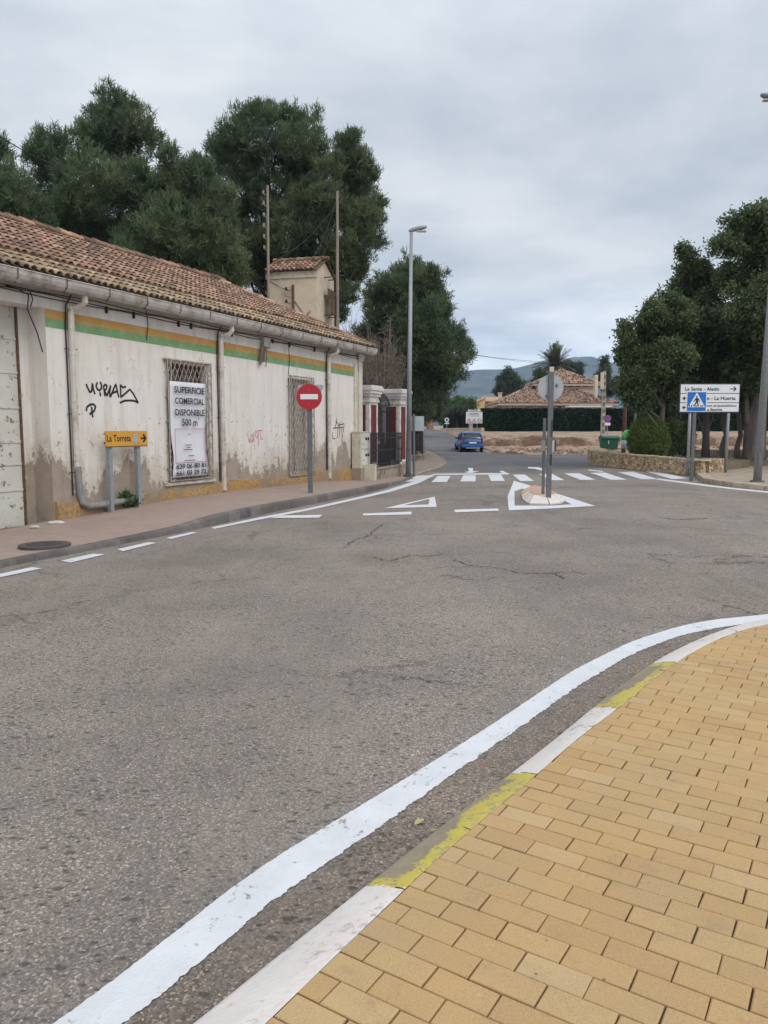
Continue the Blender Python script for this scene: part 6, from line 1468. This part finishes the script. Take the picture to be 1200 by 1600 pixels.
far('narrow dark fir behind the concrete utility pole', [(946, 562, 4), (945, 572, 7), (944, 584, 9), (945, 597, 11), (952, 608, 10)], 118, 7000, seed=2)
far('brown-green shrubby tree left of the date palm', [(843, 585, 7), (848, 597, 8), (838, 600, 6)], 116, 4000, seed=3)
far('dark tree right of the date palm behind the upper roof', [(892, 574, 7), (903, 572, 5), (885, 580, 8)], 124, 4000, seed=4)
far('small dark conifer above the left end of the upper roof ridge', [(905, 577, 3), (905, 582, 4)], 122, 1500, seed=5)
far('light green bushy trees by the lane in front of the far hills', [(702, 640, 12), (715, 632, 11), (727, 634, 9), (738, 634, 7), (716, 645, 12), (692, 650, 12)], 112, 12000, 'brightleaf', seed=6)
far('grey-green shrub growing over the hedge corner', [(705, 648, 8), (716, 644, 7), (726, 645, 6)], 92, 6000, 'pine_far', seed=7, L=.25, W_=.09)
far('dark trees shading the left side of the lane under the broad pine', [(650, 640, 20), (672, 640, 16), (668, 620, 18), (640, 620, 24), (685, 628, 12), (648, 660, 14), (636, 660, 12)], 72, 26000, 'pine_far', seed=8, L=.3, W_=.09)
far('dense dark trees in the garden behind the gate pillars', [(600, 600, 26), (580, 620, 24), (620, 640, 24), (600, 650, 26), (560, 600, 30), (540, 620, 30), (575, 580, 22), (632, 600, 22)], 56, 26000, 'pine_far', seed=9, L=.3, W_=.09, z0=0)
far('tree behind the plaza, seen dark through the trunks', [(1000, 600, 26), (1040, 610, 26), (1080, 610, 24), (1120, 600, 26), (1160, 605, 26), (1200, 600, 30), (975, 610, 14)], 86, 16000, 'pine_far', seed=10, L=.4, W_=.14)
# hills
def ridge(x): 
    pts = [(-4200, 150), (-2200, 170), (-900, 175), (0, 180), (180, 182), (300, 196), (430, 203), (520, 224), (600, 236), (690, 240), (760, 222), (850, 195), (950, 175), (1400, 185), (2400, 160), (4200, 120)]
    return interp(x, pts)
nX, nY = 260, 34; r = np.random.RandomState(8); V = []
ph = r.rand(40)*6.28; kx = r.uniform(.002, .06, 40); ky = r.uniform(.002, .06, 40); am = .35/(kx*60+.5)
for j in range(nY+1):
    y = 1300+j*60
    for i in range(nX+1):
        x = -2600+i*20.; t = min(1, max(0, (y-1300)/1300)); base = ridge(x*2600/max(y, 2600) if y > 2600 else x)*(t**1.5*(1 if y <= 2600 else max(.5, 1-(y-2600)/2500)))
        nz = float(np.sum(am*np.sin(kx*x+ky*y+ph)))*2.2*min(1, t*2+.1); V.append((x, y, base+nz+2))
g = MB(); k = nX+1; g.add(V, [(j*k+i, j*k+i+1, (j+1)*k+i+1, (j+1)*k+i) for j in range(nY) for i in range(nX)]); struct('hills', g, 'hill', smooth=True)
for (px_, py_, s_, lab) in ((88, 817, .09, 'white plaster lump lying against the yellow plinth corner'), (54, 822, .05, 'smaller pale plaster lump by the gateway jamb')):
    q = gp(px_, py_, .1); g = MB(); rs = random.Random(px_); g.lathe([(s_*.9, 0), (s_, s_*.3), (s_*.7, s_*.6), (s_*.2, s_*.7)], (0, 0, 0), 9, sx=1.5); g.v = [(x*rs.uniform(.85, 1.15), y*rs.uniform(.85, 1.15), z) for x, y, z in g.v]
    o = obj('plaster_lump', g, 'pillar_white', world=False); o.location = (q.x, q.y, .075); tag(o, lab, 'rubble')
# dried leaf and a few pebbles on the tarmac
q = gp(655, 1290); g = MB(); vs = []
for k in range(9): f = k/8; w_ = .011*math.sin(math.pi*f)**.7; vs += [(-.03+.06*f, -w_, .006+.006*math.sin(f*3)), (-.03+.06*f, w_, .01+.006*math.sin(f*3))]
g.add(vs, [(2*k, 2*k+2, 2*k+3, 2*k+1) for k in range(8)]); o = obj('dry_leaf', g, 'dryleaf', world=False); o.location = (q.x, q.y, .008); o.rotation_euler = (0, 0, .8); tag(o, 'dry yellowish leaf lying between the white line and the kerb', 'leaf')
md = o.modifiers.new('t', 'SOLIDIFY'); md.thickness = .001
g = MB(); rs = random.Random(4)
for _ in range(700):
    t_ = rs.random(); i = int(t_*199); a_, b_ = le2[i], kk[i]; p = a_.lerp(b_, rs.uniform(.15, 1)); s_ = rs.uniform(.002, .006)
    g.box((p.x, p.y, .004+s_*.3), (s_*1.5, s_, s_*.8), rs.uniform(0, 3), tilt=rs.uniform(-.3, .3))
struct('grit', g, 'rubble', 'stuff')

# ------------------------------------------------------------------ haze
HZ = True
if HZ:
    g = MB(); g.bbox((-4500, -200, -2), (4500, 3450, 300)); m = bpy.data.materials.new('haze'); m.use_nodes = True; t_ = m.node_tree; t_.nodes.clear()
    pv_ = nd(t_, 'ShaderNodeVolumePrincipled', Density=.00023, Anisotropy=.2); pv_.inputs['Color'].default_value = (.50, .71, 1, 1); oo = nd(t_, 'ShaderNodeOutputMaterial'); lk(t_, pv_.outputs[0], oo.inputs['Volume']); M['haze'] = m
    o = obj('haze', g, 'haze'); o['kind'] = 'stuff'
